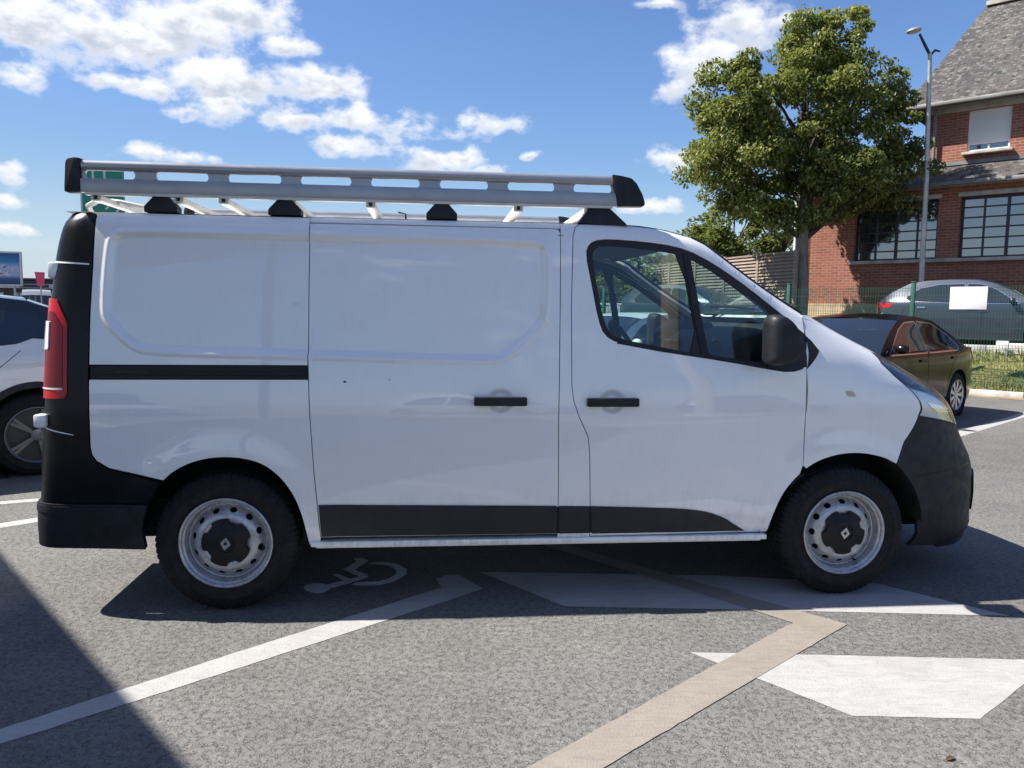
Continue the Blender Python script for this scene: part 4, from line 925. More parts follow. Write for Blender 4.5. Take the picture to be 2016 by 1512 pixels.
MB().tube([(.79, 1.62, 1.93), (.79, 1.62, 2.10), (.74, 1.62, 2.11)], .006, 6).build('aerial', 'plastic_black', RK)

# =================================================================== other vehicles
def alloy_mesh(r, spokes, depth=.03, twin=True):
    b = MB()
    b.lathe([(r + .006, .004), (r + .008, -.004), (r, -.006), (r - .012, .006), (r - .016, .05), (r - .02, .15)], 40)
    for i in range(spokes):
        a = 2 * math.pi * i / spokes
        for o in ((-.09, .09) if twin else (0,)):
            c, s = math.cos(a + o), math.sin(a + o); c2, s2 = math.cos(a + o * .35), math.sin(a + o * .35); n = .012 if twin else .024
            p0 = Vector((c2 * .04, .010, s2 * .04)); p1 = Vector((c * (r - .008), .006, s * (r - .008))); t = (p1 - p0).normalized(); q = Vector((-t.z, 0, t.x))
            V = [p0 + q * n, p0 - q * n, p1 - q * n * 1.15, p1 + q * n * 1.15]; V = [tuple(v) for v in V] + [(v.x, v.y + .03, v.z) for v in V]
            b.add(V, [(0, 1, 2, 3), (7, 6, 5, 4), (0, 4, 5, 1), (1, 5, 6, 2), (2, 6, 7, 3), (3, 7, 4, 0)])
    b.lathe([(.0001, .0), (.03, .002), (.05, .006), (.055, .02)], 20)
    return b.mesh('alloy', 35)
def car(name, label, cat, loc, head, L, bw, H, axr, axf, wr, top, sidewin, paint, zb=.92, sill=.20, roofm=None, spokes=10, rimr=None, arch_trim=False, tum=.40, group=None, detail=True, clad=False, tail=None, headl=None, pe=5.0, chrome=False):
    """top: profile from the front bumper foot over the roof to the rear bumper foot as (x from rear, z, part); head: direction the car faces"""
    E_ = empty(name, loc, math.atan2(head[1], head[0])); tag(E_, label, cat, group)
    hl = L / 2
    vz = pchip([.1, .25, .40, zb * .72, zb - .06, zb + .02, zb + .10, H + .05], [-.07, -.03, -.005, 0, -.012, -.03, -.03 - .10 * tum, -.03 - tum * (H + .05 - zb)])
    def Wf(x, z):
        t = np.clip(np.abs((x - hl) / (hl * 1.004)), 0, .999)
        return (bw + vz(z)) * (1 - t ** pe) ** (1 / pe)
    fn = lambda u, v: np.stack([u - hl, -Wf(u, v), v], -1)
    tp = [(x, z) for x, z, _ in top]
    ra = wr + .055
    def arch(cx): return [(cx + ra * math.cos(R(t)), wr + ra * math.sin(R(t))) for t in range(-12, 193, 12)]
    af = [p for p in arch(axf) if p[1] > sill]; ar_ = [p for p in arch(axr) if p[1] > sill]
    # outline: along the top from front to rear, then the bottom edge back to the front
    outline = tp + [(axr - ra - .02, sill + .02)] + ar_[::-1] + [(axr + ra + .02, sill), (axf - ra - .02, sill)] + af[::-1] + [(axf + ra + .02, sill + .02)]
    exx = [(x, z) for x in (.012, .03, .055, .085, L - .012, L - .03, L - .055, L - .085) for z in np.arange(.25, .9, .06)]
    sp_ = .055 if detail else .10
    pn = panel('body_side', [outline], fn, paint, E_, 'both', 0.0, sp=sp_, gap=0, flange=.02, extra=exx)
    # strips across the car
    parts = []; cur = [top[0]]; nm = top[0][2]
    for q in top[1:]:
        cur.append(q)
        if q[2] != nm: parts.append((nm, cur)); cur = [q]; nm = q[2]
    if len(cur) > 1: parts.append((nm, cur))
    strips = {}
    for nm, pts in parts:
        xs = [p[0] for p in pts]; zs = [p[1] for p in pts]
        P = resample([(a, c) for a, c in zip(xs, zs)] + [(xs[-1], zs[-1])], .05); 
        # resample closes the outline; keep only the open run
        keep = []
        for i_ in range(len(pts) - 1):
            a = np.array((xs[i_], zs[i_])); c = np.array((xs[i_ + 1], zs[i_ + 1])); k = max(1, int(np.linalg.norm(c - a) / .06))
            keep += [tuple(a + (c - a) * j / k) for j in range(k)]
        keep.append((xs[-1], zs[-1])); n = 14; V = []
        for (x, z) in keep:
            wv = float(Wf(np.array([x]), np.array([z]))[0])
            cr = {'hood': .035, 'roof': .035, 'windscreen': .02, 'rear_window': .02, 'boot_lid': .02}.get(nm, .0)
            for j in range(n + 1):
                s = -1 + 2 * j / n; s = math.copysign(abs(s) ** .75, s); k = 1 - abs(s) ** 2.6
                fx = (.05 if nm in ('windscreen', 'hood') else -.04 if nm in ('rear_window', 'boot_lid') else 0) * k
                V.append((x - hl + fx, s * wv, z + cr * k))
        F = [(i * (n + 1) + j, i * (n + 1) + j + 1, (i + 1) * (n + 1) + j + 1, (i + 1) * (n + 1) + j) for i in range(len(keep) - 1) for j in range(n)]
        mm = {'windscreen': 'glass_dark', 'rear_window': 'glass_dark', 'roof': roofm or paint}.get(nm, paint)
        strips[nm] = MB().add(V, F).build(nm, mm, E_, ang=50)
    for i, wp in enumerate(sidewin):
        panel('side_window', [rounded(wp, .035, 3)], fn, 'glass_dark', E_, 'both', 0.0, sp=.09, off=.004, gap=0, flange=.006)
    if chrome:
        allp = sidewin[0]
        for wp in sidewin:
            rp = rounded(wp, .035, 3); panel('window_trim', [offset_poly(rp, -.012), offset_poly(rp, .004)], fn, 'chrome', E_, 'both', 0.0, sp=.05, off=.007, gap=0, flange=.006)
    if roofm:      # contrasting upper body
        z0 = zb + .02
        rp = [(x, z - .004) for x, z, n_ in top if z > zb + .06]
        if len(rp) > 2: panel('upper_body', [rp], fn, roofm, E_, 'both', 0.0, sp=.09, off=.002, gap=0, flange=0)
    if clad:
        for cx in (axr, axf):
            o_ = [(cx + (ra + .05) * math.cos(R(t)), wr + (ra + .05) * math.sin(R(t))) for t in range(-8, 189, 9)]; i_ = [(cx + (ra - .004) * math.cos(R(t)), wr + (ra - .004) * math.sin(R(t))) for t in range(188, -9, -9)]
            panel('arch_trim', [o_ + i_], fn, 'plastic_black', E_, 'both', 0.0, sp=.05, off=.008, gap=0, flange=.02)
        panel('sill_trim', [[(axr + ra + .02, sill), (axf - ra - .02, sill), (axf - ra - .02, sill + .13), (axr + ra + .02, sill + .13)]], fn, 'plastic_black', E_, 'both', 0.0, sp=.1, off=.008, gap=0, flange=.02)
    if tail: panel('tail_light', [rounded(tail, .02)], fn, 'lamp_red', E_, 'both', 0.0, sp=.04, off=.006, gap=0, flange=.01)
    if headl: panel('headlight', [rounded(headl, .02)], fn, 'lamp_white', E_, 'both', 0.0, sp=.04, off=.006, gap=0, flange=.01)
    # wheels
    if rimr is None: rimr = wr * .66
    ty = tyre_mesh('tyre', wr, .21, rimr, 48); al = alloy_mesh(rimr, spokes); dk = MB().lathe([(.0001, .06), (rimr - .015, .06)], 28).mesh('disc')
    for cx in (axr, axf):
        for s_ in (1, -1):
            wv = empty('wheel', (cx - hl, -s_ * (bw - .025), wr), 0 if s_ > 0 else math.pi, E_)
            link('tyre', ty, 'rubber', wv); link('rim', al, 'alloy', wv); link('brake_disc', dk, 'alloy_dark', wv)
            b = MB().lathe([(ra + .01, .02), (ra + .01, .36), (.0001, .36)], 28); b.build('wheel_housing', 'under', wv)
    MB().box((0, 0, sill + .12), (L * .86, bw * 1.5, .16)).build('underbody', 'under', E_)
    if detail:
        wx = sidewin[0]
        x_m = max(p[0] for w_ in sidewin for p in w_) - .14
        for s_ in (1, -1):
            yv = float(Wf(np.array([x_m]), np.array([zb + .04]))[0])
            mi = MB().ell((x_m - hl + .02, -s_ * (yv + .10), zb + .075), (.055, .10, .062), 14, 8).build('door_mirror', roofm or paint, E_, ang=80)
            MB().tube([(x_m - hl + .02, -s_ * (yv - .03), zb + .03), (x_m - hl + .02, -s_ * (yv + .06), zb + .055)], .022, 6).build('mirror_arm', 'plastic_black', mi)
            MB().box((x_m - hl - .036, -s_ * (yv + .10), zb + .075), (.008, .15, .085)).build('mirror_glass', 'chrome', mi)
    return E_, fn
def handles(E_, fn, pts, m, hl):
    for (x, z, ln) in pts:
        panel('door_handle', [rounded([(x, z - .016), (x + ln, z - .016), (x + ln, z + .016), (x, z + .016)], .014)], fn, m, E_, 'both', 0.0, sp=.05, off=.022, gap=0, flange=.018)
def seams(E_, fn, lines):
    for ln in lines:
        a = np.array(ln); 
        poly = [tuple(p + np.array((-.004, 0))) for p in a] + [tuple(p + np.array((.004, 0))) for p in a[::-1]]
        panel('door_gap', [poly], fn, 'under', E_, 'both', 0.0, sp=.06, off=.0015, gap=0, flange=0)

def profile(L, H, hood_z, cowl, roof_f, roof_r, rear_base, boot_end, bump=.62, boot_z=None):
    bz = boot_z
    return [(L - .10, .20, 'front_bumper'), (L - .03, .32, 'front_bumper'), (L - .0, .50, 'front_bumper'), (L - .04, bump, 'front_bumper'), (L - .16, bump + .10, 'hood'), (L - .45, hood_z - .07, 'hood'), (cowl[0] + .25, cowl[1] - .035, 'hood'), (cowl[0], cowl[1], 'windscreen'),
            (roof_f[0] + (cowl[0] - roof_f[0]) * .35, roof_f[1] - (roof_f[1] - cowl[1]) * .30, 'windscreen'), (roof_f[0], roof_f[1], 'roof'), (roof_f[0] - .35, H - .012, 'roof'), ((roof_f[0] + roof_r[0]) / 2, H, 'roof'), (roof_r[0] + .35, H - .02, 'roof'), (roof_r[0], roof_r[1], 'rear_window')] + rear_base + [(boot_end[0], boot_end[1], 'rear_bumper'), (.0, .55, 'rear_bumper'), (.02, .40, 'rear_bumper'), (.08, .24, 'rear_bumper')]

BAY = (-.785, -.62)
# dark sedan: rear near-side wheel stands at (6.54, 11.07)
def place(fwd, rel_x, rel_y, px, py, L):
    """centre so that the point rel_x from the rear, rel_y to the left of the axis, lands on (px, py)"""
    f = np.array(fwd) / np.linalg.norm(fwd); l = np.array([-f[1], f[0]]); c = np.array([px, py]) - f * (rel_x - L / 2) - l * rel_y; return (float(c[0]), float(c[1]), 0.0)
L_ = 4.75
sed, fn = car('parked_sedan', 'glossy dark brown sedan parked behind the nose of the white van', 'car', place(BAY, 1.02, .90, 6.50, 11.10, L_), BAY, L_, .91, 1.46, 1.02, 3.76, .325,
    profile(L_, 1.46, .98, (3.38, .97), (2.55, 1.40), (1.50, 1.40), [(.95, 1.16, 'rear_window'), (.62, 1.02, 'boot_lid'), (.30, 1.00, 'boot_lid'), (.08, .97, 'boot_lid')], (.03, .86)),
    [[(3.12, .955), (2.62, 1.28), (2.40, 1.365), (2.08, 1.385), (2.06, .965)], [(2.01, .965), (2.03, 1.385), (1.60, 1.355), (1.22, 1.20), (.98, 1.04), (1.05, .985)]], 'paint_dark', zb=.96, spokes=9, chrome=True, tum=.45,
    tail=[(.03, .93), (.42, .95), (.34, .82), (.03, .74)], headl=[(L_ - .05, .66), (L_ - .62, .80), (L_ - .55, .70), (L_ - .08, .60)])
handles(sed, fn, [(2.12, .86, .17), (1.12, .88, .17)], 'plastic_gloss', L_ / 2)
seams(sed, fn, [[(2.04, .95), (2.05, .55), (2.02, .26)], [(3.20, .90), (3.24, .6), (3.18, .28)], [(1.10, .97), (1.30, .74), (1.42, .45)]])
MB().box((-L_ / 2 + .02, 0, .80), (.03, .5, .11)).build('number_plate', 'sign_white', sed)
# white crossover with a black roof, behind the van's rear corner
L_ = 4.55; FW = (-.80, -.60)
suv, fn = car('parked_crossover', 'white crossover with black roof and black wheel arch trim, behind the rear of the van', 'car', place(FW, .93, .92, -4.04, 6.46, L_), FW, L_, .93, 1.56, .93, 3.63, .355,
    profile(L_, 1.56, 1.02, (3.35, 1.04), (2.62, 1.49), (.95, 1.50), [(.58, 1.36, 'rear_window'), (.24, 1.12, 'boot_lid'), (.10, 1.02, 'boot_lid')], (.03, .88), .66),
    [[(3.10, 1.05), (2.62, 1.38), (2.30, 1.47), (2.06, 1.48), (2.04, 1.04)], [(1.99, 1.04), (2.01, 1.48), (1.40, 1.46), (.95, 1.38), (.70, 1.27), (1.05, 1.13)]], 'paint_suv', zb=1.02, roofm='paint_black', spokes=5, arch_trim=True, clad=True, tum=.36,
    tail=[(.03, 1.0), (.40, 1.06), (.30, .93), (.03, .90)], headl=[(L_ - .06, .72), (L_ - .60, .86), (L_ - .5, .76), (L_ - .1, .66)])
for w_ in suv.children:
    if w_.name.startswith('wheel'):
        for c_ in w_.children:
            if c_.name.startswith('rim'): c_.data.materials[0] = MATS['alloy_suv']
handles(suv, fn, [(1.28, .94, .20), (2.20, .92, .20)], 'paint_suv', L_ / 2)
seams(suv, fn, [[(2.02, 1.02), (2.03, .6), (2.0, .35)], [(1.02, 1.08), (1.28, .85), (1.42, .50)], [(.42, 1.06), (.36, .9), (.22, .75)]])
# blue-grey hatchback on the road behind the fence
L_ = 4.45; FB = tuple(-FE)
p_ = fpt(3.0, 2.75); 
zr = terrain_z(2.75) + .006
bl, fn = car('parked_hatchback', 'slate blue hatchback parked behind the green mesh fence', 'car', (0, 0, 0), FB, L_, .90, 1.53, .84, 3.50, .33,
    profile(L_, 1.53, 1.0, (3.32, 1.0), (2.45, 1.44), (.78, 1.45), [(.42, 1.26, 'rear_window'), (.14, 1.04, 'boot_lid'), (.06, .98, 'boot_lid')], (.02, .86), .64),
    [[(3.02, .99), (2.52, 1.31), (2.26, 1.415), (1.98, 1.43), (1.96, .99)], [(1.91, .99), (1.93, 1.43), (1.42, 1.42), (1.02, 1.33), (.74, 1.12), (.82, 1.04)]], 'paint_blue', zb=.98, spokes=7, tum=.40, chrome=True,
    tail=[(.02, 1.02), (.48, .99), (.42, .90), (.02, .86)], headl=[(L_ - .05, .66), (L_ - .62, .82), (L_ - .5, .72), (L_ - .08, .60)])
bl.location = (place(FB, 0.0, -.90, 8.52, 18.35, L_)[0], place(FB, 0.0, -.90, 8.52, 18.35, L_)[1], zr)
handles(bl, fn, [(2.02, .88, .18), (1.02, .90, .18)], 'chrome', L_ / 2)
seams(bl, fn, [[(1.94, .97), (1.95, .55), (1.92, .26)], [(3.12, .92), (3.16, .6), (3.1, .28)], [(.90, 1.0), (1.12, .74), (1.24, .45)]])
# white hatchback seen through the cab windows of the van
L_ = 4.1
wh, fn = car('small_hatchback', 'white hatchback whose roof shows through the van cab windows', 'car', (1.75, 12.6, 0), BAY, L_, .87, 1.44, .78, 3.30, .30,
    profile(L_, 1.44, .96, (3.05, .96), (2.25, 1.37), (.70, 1.38), [(.36, 1.18, 'rear_window'), (.12, .98, 'boot_lid'), (.06, .92, 'boot_lid')], (.02, .82), .62),
    [[(2.75, .96), (2.30, 1.25), (2.05, 1.34), (1.80, 1.345), (1.78, .95)], [(1.73, .95), (1.75, 1.345), (1.25, 1.335), (.90, 1.25), (.68, 1.06), (.78, .97)]], 'paint_car_white', zb=.94, spokes=8)
# grey-green car behind the fence, seen through the windscreen
L_ = 4.3
gv, fn = car('parked_estate', 'grey car behind the fence seen through the van windscreen', 'car', (0, 0, 0), FB, L_, .89, 1.48, .82, 3.42, .32,
    profile(L_, 1.48, .98, (3.15, .98), (2.35, 1.40), (.65, 1.42), [(.32, 1.2, 'rear_window'), (.12, 1.0, 'boot_lid'), (.06, .94, 'boot_lid')], (.02, .84), .63),
    [[(2.88, .98), (2.40, 1.28), (2.15, 1.37), (1.90, 1.385), (1.88, .97)], [(1.83, .97), (1.85, 1.385), (1.30, 1.38), (.88, 1.28), (.68, 1.08), (.78, .99)]], 'paint_blue', zb=.96, spokes=8)
q_ = fpt(8.4, 2.65); gv.location = (q_[0], q_[1], terrain_z(2.65) + .006)
# beige van facing us, far behind on the left
L_ = 5.0
dv, fn = car('distant_van', 'pale grey van facing the camera in front of the dark shops', 'van', (-33.1, 53.5, 0), (.52, -.85), L_, .98, 2.55, .95, 4.05, .34,
    [(L_ - .06, .22, 'front_bumper'), (L_ - .0, .5, 'front_bumper'), (L_ - .05, .85, 'front_bumper'), (L_ - .2, 1.1, 'hood'), (4.35, 1.35, 'windscreen'), (3.75, 2.15, 'roof'), (3.5, 2.42, 'roof'), (3.0, 2.54, 'roof'), (.4, 2.54, 'roof'), (.06, 2.48, 'rear_door'), (.0, 1.2, 'rear_door'), (.0, .5, 'rear_bumper'), (.04, .25, 'rear_bumper')],
    [[(4.05, 1.35), (3.70, 1.95), (3.1, 2.0), (3.1, 1.35)]], 'paint_grey', zb=1.3, spokes=6, tum=.10, detail=False, pe=9)

# =================================================================== fences
def mesh_fence():
    global SIGN_PT
    H_ = 2.05; pw = 2.52
    rz = math.atan2(FE[1], FE[0])
    # posts and welded mesh panels from right to left along the fence line
    t_posts = [1.96 - 3 * pw + pw * i for i in range(9)]
    fe = empty('mesh_fence', fpt(0, 0), rz); tag(fe, 'green welded mesh fence standing along the foot of the grass bank', 'fence')
    b = MB()
    nwx = int(pw / .05)
    for i in range(nwx + 1): b.box((i * .05, 0, H_ / 2 + .03), (.0055, .0055, H_ - .06))
    for z in np.arange(.06, H_, .20):
        b.box((pw / 2, .006, z), (pw, .006, .007))
    for z in (.30, .90, 1.50, 1.96): b.box((pw / 2, -.02, z), (pw, .006, .006)); b.box((pw / 2, -.014, z + .05), (pw, .006, .006))
    me = b.mesh('mesh_panel', 20)
    for i, t in enumerate(t_posts):
        MB().box((t, 0, H_ / 2 + .04), (.07, .07, H_ + .08)).box((t, 0, H_ + .085), (.085, .085, .02)).build('post', 'fence_green', fe, bevel=.004)
        if i < len(t_posts) - 1:
            o = link('mesh_panel', me, 'fence_green', fe); o.location = (t, 0, 0)
    return fe
FEN = mesh_fence()
# blank white board wired to the mesh
p_ = fpt(.99, -.035)
sb = empty('notice_board', (p_[0], p_[1], 1.815), math.atan2(-FE[1], -FE[0])); tag(sb, 'blank white rectangular board fixed to the mesh fence', 'sign')
MB().box((0, 0, 0), (.62, .006, .42)).build('board', 'sign_white', sb, bevel=.002)
for sx in (-1, 1):
    for sz in (-1, 1): MB().tube([(sx * .27, -.005, sz * .17), (sx * .27, .05, sz * .17)], .005, 6).build('cable_tie', 'plastic_black', sb)
# low white barrier lying along the head of the bank
p_ = fpt(.55, 1.40); ba = empty('barrier_rail', (p_[0], p_[1], terrain_z(1.40)), math.atan2(-FE[1], -FE[0])); tag(ba, 'low white barrier rail along the top of the grass bank', 'barrier')
MB().box((.9, 0, .24), (2.0, .05, .07)).build('rail', 'sign_white', ba, bevel=.01)
MB().box((-.12, 0, .23), (.22, .07, .17)).build('end_block', 'sign_white', ba, bevel=.015)
for x in (-.05, .9, 1.8): MB().box((x, 0, .10), (.05, .05, .26)).build('post', 'galvanised', ba)
# pale railing further left, seen through the cab
p_ = fpt(9.55, .75); ra_ = empty('metal_railing', (p_[0], p_[1], terrain_z(.75)), math.atan2(FE[1], FE[0])); tag(ra_, 'pale green metal railing with upright bars seen through the van cab', 'railing')
for i in range(26): MB().box((i * .13, 0, .70), (.022, .022, 1.20)).build('bar', 'fence_pale', ra_)
for z in (.12, 1.33): MB().box((1.63, 0, z), (3.40, .045, .05)).build('rail', 'fence_pale', ra_, bevel=.005)
# louvred timber fence left of the tree
def wood_fn(t, b):
    co = objco(t); n = t.noise(t.vmath('MULTIPLY', co, (2, 2, 30)), 2.0, 5, 0.65); n2 = t.noise(co, 1.4, 3)
    c = t.ramp(n, [(0.3, (0.14, 0.105, 0.08)), (0.55, (0.27, 0.215, 0.165)), (0.75, (0.36, 0.30, 0.235))])
    t.put(b.inputs['Base Color'], t.mix(t.maprange(n2, 0.3, 0.7, 0, 0.4), c, (0.20, 0.17, 0.145, 1)))
mat('weathered_wood', (0.25, 0.2, 0.15), 0.85, fn=wood_fn)
wf = empty('timber_fence', (7.30, 20.0, 0), math.atan2(.936, -.352)); tag(wf, 'weathered timber fence of horizontal louvre slats beside the tree trunk', 'fence')
slat = MB().box((0, 0, 0), (1.40, .014, .105), rx=R(32)).mesh('slat', 30)
for i in range(7):
    x0 = i * 1.5
    MB().box((x0, 0, 2.17), (.09, .09, 1.95)).build('post', 'weathered_wood', wf, bevel=.006)
    if i < 6:
        for z in (1.30, 3.09): MB().box((x0 + .75, 0, z), (1.41, .06, .05)).build('frame_rail', 'weathered_wood', wf)
        for k in range(19):
            o = link('slat', slat, 'weathered_wood', wf); o.location = (x0 + .75, .0, 1.37 + k * .0915); o.rotation_euler = (random.uniform(-.05, .05), random.uniform(-.004, .004), 0)

# =================================================================== brick school building
def brick_fn(t, b):
    co = objco(t)
    s = t.node('ShaderNodeSeparateXYZ'); t.put(s.inputs[0], co)
    c = t.node('ShaderNodeCombineXYZ'); t.put(c.inputs[0], t.math('ADD', s.outputs[0], s.outputs[1])); t.put(c.inputs[1], s.outputs[2])
    br = t.node('ShaderNodeTexBrick'); t.put(br.inputs['Vector'], c.outputs[0]); br.offset = .5
    br.inputs['Color1'].default_value = (0.35, 0.115, 0.072, 1); br.inputs['Color2'].default_value = (0.21, 0.066, 0.048, 1); br.inputs['Mortar'].default_value = (0.36, 0.26, 0.20, 1)
    br.inputs['Scale'].default_value = 1.0; br.inputs['Mortar Size'].default_value = .009; br.inputs['Brick Width'].default_value = .225; br.inputs['Row Height'].default_value = .075; br.inputs['Bias'].default_value = -.15
    n = t.noise(co, 1.1, 4, .6); n2 = t.noise(co, 0.35, 3)
    col = t.mix(t.maprange(n, .35, .7, 0, .45), br.outputs['Color'], (0.25, 0.09, 0.060, 1))
    col = t.mix(t.maprange(n2, .5, .75, 0, .35), col, (0.13, 0.07, 0.05, 1))
    t.put(b.inputs['Base Color'], col)
    bn = t.node('ShaderNodeBump'); bn.inputs['Strength'].default_value = .8; bn.inputs['Distance'].default_value = .012; bn.invert = True
    t.put(bn.inputs['Height'], br.outputs['Fac']); t.put(b.inputs['Normal'], bn.outputs[0])
mat('brick', (0.3, 0.1, 0.06), 0.9, fn=brick_fn)
def slate_fn(t, b):
    co = objco(t); s = t.node('ShaderNodeSeparateXYZ'); t.put(s.inputs[0], co)
    c = t.node('ShaderNodeCombineXYZ'); t.put(c.inputs[0], s.outputs[0]); t.put(c.inputs[1], t.math('MULTIPLY', s.outputs[2], 1.36))
    br = t.node('ShaderNodeTexBrick'); t.put(br.inputs['Vector'], c.outputs[0]); br.offset = .5
    br.inputs['Color1'].default_value = (0.085, 0.078, 0.076, 1); br.inputs['Color2'].default_value = (0.040, 0.038, 0.040, 1); br.inputs['Mortar'].default_value = (0.03, 0.03, 0.032, 1)
    br.inputs['Scale'].default_value = 1.0; br.inputs['Mortar Size'].default_value = .006; br.inputs['Brick Width'].default_value = .20; br.inputs['Row Height'].default_value = .13
    v = t.node('ShaderNodeTexVoronoi'); t.put(v.inputs['Vector'], t.vmath('MULTIPLY', c.outputs[0], (1, 1.3, 1))); v.inputs['Scale'].default_value = 10.0
    sc = t.node('ShaderNodeSeparateColor'); t.put(sc.inputs[0], v.outputs['Color'])
    n = t.noise(co, .7, 4, .65); n3 = t.noise(co, 14, 4, .7)
    hi = t.maprange(s.outputs[2], 6.5, 9.0)
    lic = t.math('MULTIPLY', t.math('GREATER_THAN', t.math('ADD', sc.outputs[0], t.math('MULTIPLY', hi, .20)), .84), t.maprange(n3, .42, .55))
    col = t.mix(t.maprange(n, .35, .7, 0, .5), br.outputs['Color'], (0.115, 0.10, 0.088, 1))
    col = t.mix(t.math('MULTIPLY', lic, .36), col, (0.33, 0.315, 0.29, 1))
    col = t.mix(t.math('MULTIPLY', t.math('GREATER_THAN', sc.outputs[1], .93), .8), col, (0.02, 0.02, 0.022, 1))
    t.put(b.inputs['Base Color'], col)
    bn = t.node('ShaderNodeBump'); bn.inputs['Strength'].default_value = .8; bn.inputs['Distance'].default_value = .02; bn.invert = True
    t.put(bn.inputs['Height'], br.outputs['Fac']); t.put(b.inputs['Normal'], bn.outputs[0])
mat('slate', (0.1, 0.1, 0.1), 0.75, fn=slate_fn)
def pane_fn(t, b):
    gl = t.node('ShaderNodeBsdfGlossy'); gl.inputs['Roughness'].default_value = .02; gl.inputs[0].default_value = (.9, .95, 1, 1)
    lw = t.node('ShaderNodeFresnel'); lw.inputs[0].default_value = 1.9
    mx = t.node('ShaderNodeMixShader'); t.put(mx.inputs[0], t.math('ADD', lw.outputs[0], .16, clamp=True)); t.l.new(b.outputs[0], mx.inputs[1]); t.l.new(gl.outputs[0], mx.inputs[2])
    t.l.new(mx.outputs[0], t.n['Material Output'].inputs[0])
mat('pane', (0.02, 0.028, 0.04), 0.1, fn=pane_fn)
BL = empty('brick_building', (8.39, 22.70, 1.35), math.atan2(-.659, .752)); tag(BL, 'red brick school building with slate roof and large gridded windows', 'building')
WLEN = 16.0
WINS = [(1.51, 3.58, 1.62, 3.18), (4.08, 6.15, 1.62, 3.18), (6.65, 8.72, 1.62, 3.18), (9.2, 11.3, 1.62, 3.18)]
# wall with real openings
wall_fn = lambda u, v: np.stack([u, 0 * u, v], -1)
panel('wall', [[(0, .45), (WLEN, .45), (WLEN, 3.5), (0, 3.5)]] + [[(a, c), (b_, c), (b_, d), (a, d)] for a, b_, c, d in WINS], wall_fn, 'brick', BL, 'near', 0.0, sp=1.5, gap=0, flange=.30)
MB().box((0.15, 3.1, 1.975), (.30, 6.2, 3.05)).build('wall', 'brick', BL)
MB().box((WLEN / 2, .10, .10), (WLEN + .08, .28, .70)).box((.08, 3.2, .10), (.24, 6.2, .70)).build('plinth', 'plinth', BL)
for (a, b_, c, d) in WINS:
    wd = empty('window', ((a + b_) / 2, .20, 0), 0, BL)
    w_ = b_ - a; ncol = 4; nrow = 6; cw = w_ / ncol; rh = (d - c) / nrow
    MB().box((0, 0, c + .03), (w_, .07, .06)).box((0, 0, d - .03), (w_, .07, .06)).box((-w_ / 2 + .03, 0, (c + d) / 2), (.06, .068, d - c)).box((w_ / 2 - .03, 0, (c + d) / 2), (.06, .068, d - c)).build('frame', 'frame_navy', wd)
    b = MB()
    for i in range(1, ncol): b.box((-w_ / 2 + i * cw, 0, (c + d) / 2), (.07 if i == 2 else .045, .06, d - c - .1))
    for j in range(1, nrow): b.box((0, .004, c + j * rh), (w_ - .1, .05, .035))
    b.build('glazing_bars', 'frame_navy', wd)
    for i in range(ncol):
        for j in range(nrow):
            o = MB().box((0, 0, 0), (cw - .03, .012, rh - .02)).build('pane', 'pane', wd); o.location = (-w_ / 2 + (i + .5) * cw, .012, c + (j + .5) * rh)
            o.rotation_euler = (random.uniform(-.006, .006), 0, random.uniform(-.008, .008))
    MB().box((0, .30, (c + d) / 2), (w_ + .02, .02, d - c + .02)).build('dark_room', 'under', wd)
MB().box((6.4, -.05, 1.575), (10.0, .20, .09)).build('window_sill', 'concrete', BL, bevel=.01)
for (a, b_, c, d) in WINS: MB().box(((a + b_) / 2, -.012, 3.235), (b_ - a + .12, .06, .11)).build('lintel', 'concrete', BL, bevel=.006)
# lower skirt roof with gutter
b = MB(); b.add([(-.25, -.34, 3.52), (WLEN, -.34, 3.52), (WLEN, 1.25, 4.20), (-.25, 1.25, 4.20)], [(0, 1, 2, 3)])
b.add([(-.25, -.34, 3.52), (-.25, 1.25, 4.20), (-.25, 6.3, 4.20), (-.25, 6.3, 3.52)], [(0, 1, 2, 3)]); b.add([(-.25, 1.25, 4.20), (WLEN, 1.25, 4.20), (WLEN, 6.3, 4.22), (-.25, 6.3, 4.22)], [(0, 1, 2, 3)])
b.build('lower_roof', 'slate', BL)
MB().box((WLEN / 2, -.37, 3.49), (WLEN + .5, .12, .10)).build('gutter', 'zinc', BL, bevel=.02)
MB().box((WLEN / 2, -.16, 3.465), (WLEN + .4, .34, .03)).build('soffit', 'concrete', BL)
MB().tube([(-.13, -.05, 0.02), (-.13, -.05, 3.45)], .05, 10).build('downpipe', 'window_white', BL)
# set-back upper storey with hipped roof
X0 = 2.95
panel('wall', [[(X0, 4.15), (WLEN, 4.15), (WLEN, 5.80), (X0, 5.80)], [(3.90, 4.50), (4.88, 4.50), (4.88, 5.58), (3.90, 5.58)]], lambda u, v: np.stack([u, 0 * u + 1.2, v], -1), 'brick', BL, 'near', 0.0, sp=1.5, gap=0, flange=.25)
MB().box((X0 + .15, 3.75, 4.98), (.30, 4.6, 1.70)).build('wall', 'brick', BL)
uw = empty('shuttered_window', (4.39, 1.30, 5.04), 0, BL)
MB().box((0, 0, -.51), (.98, .10, .06)).box((0, 0, .51), (.98, .10, .06)).box((-.465, 0, 0), (.05, .098, 1.06)).box((.465, 0, 0), (.05, .098, 1.06)).box((0, .0, -.44), (.04, .08, .16)).build('frame', 'window_white', uw)
for k in range(16): MB().box((0, -.02, .46 - k * .052), (.90, .012, .050), rx=R(4)).build('shutter_slat', 'window_white', uw)
MB().box((0, .02, 0), (.9, .01, 1.0)).build('pane', 'pane', uw)
MB().box((4.39, 1.12, 4.455), (1.16, .22, .07)).build('window_sill', 'concrete', BL, bevel=.008)
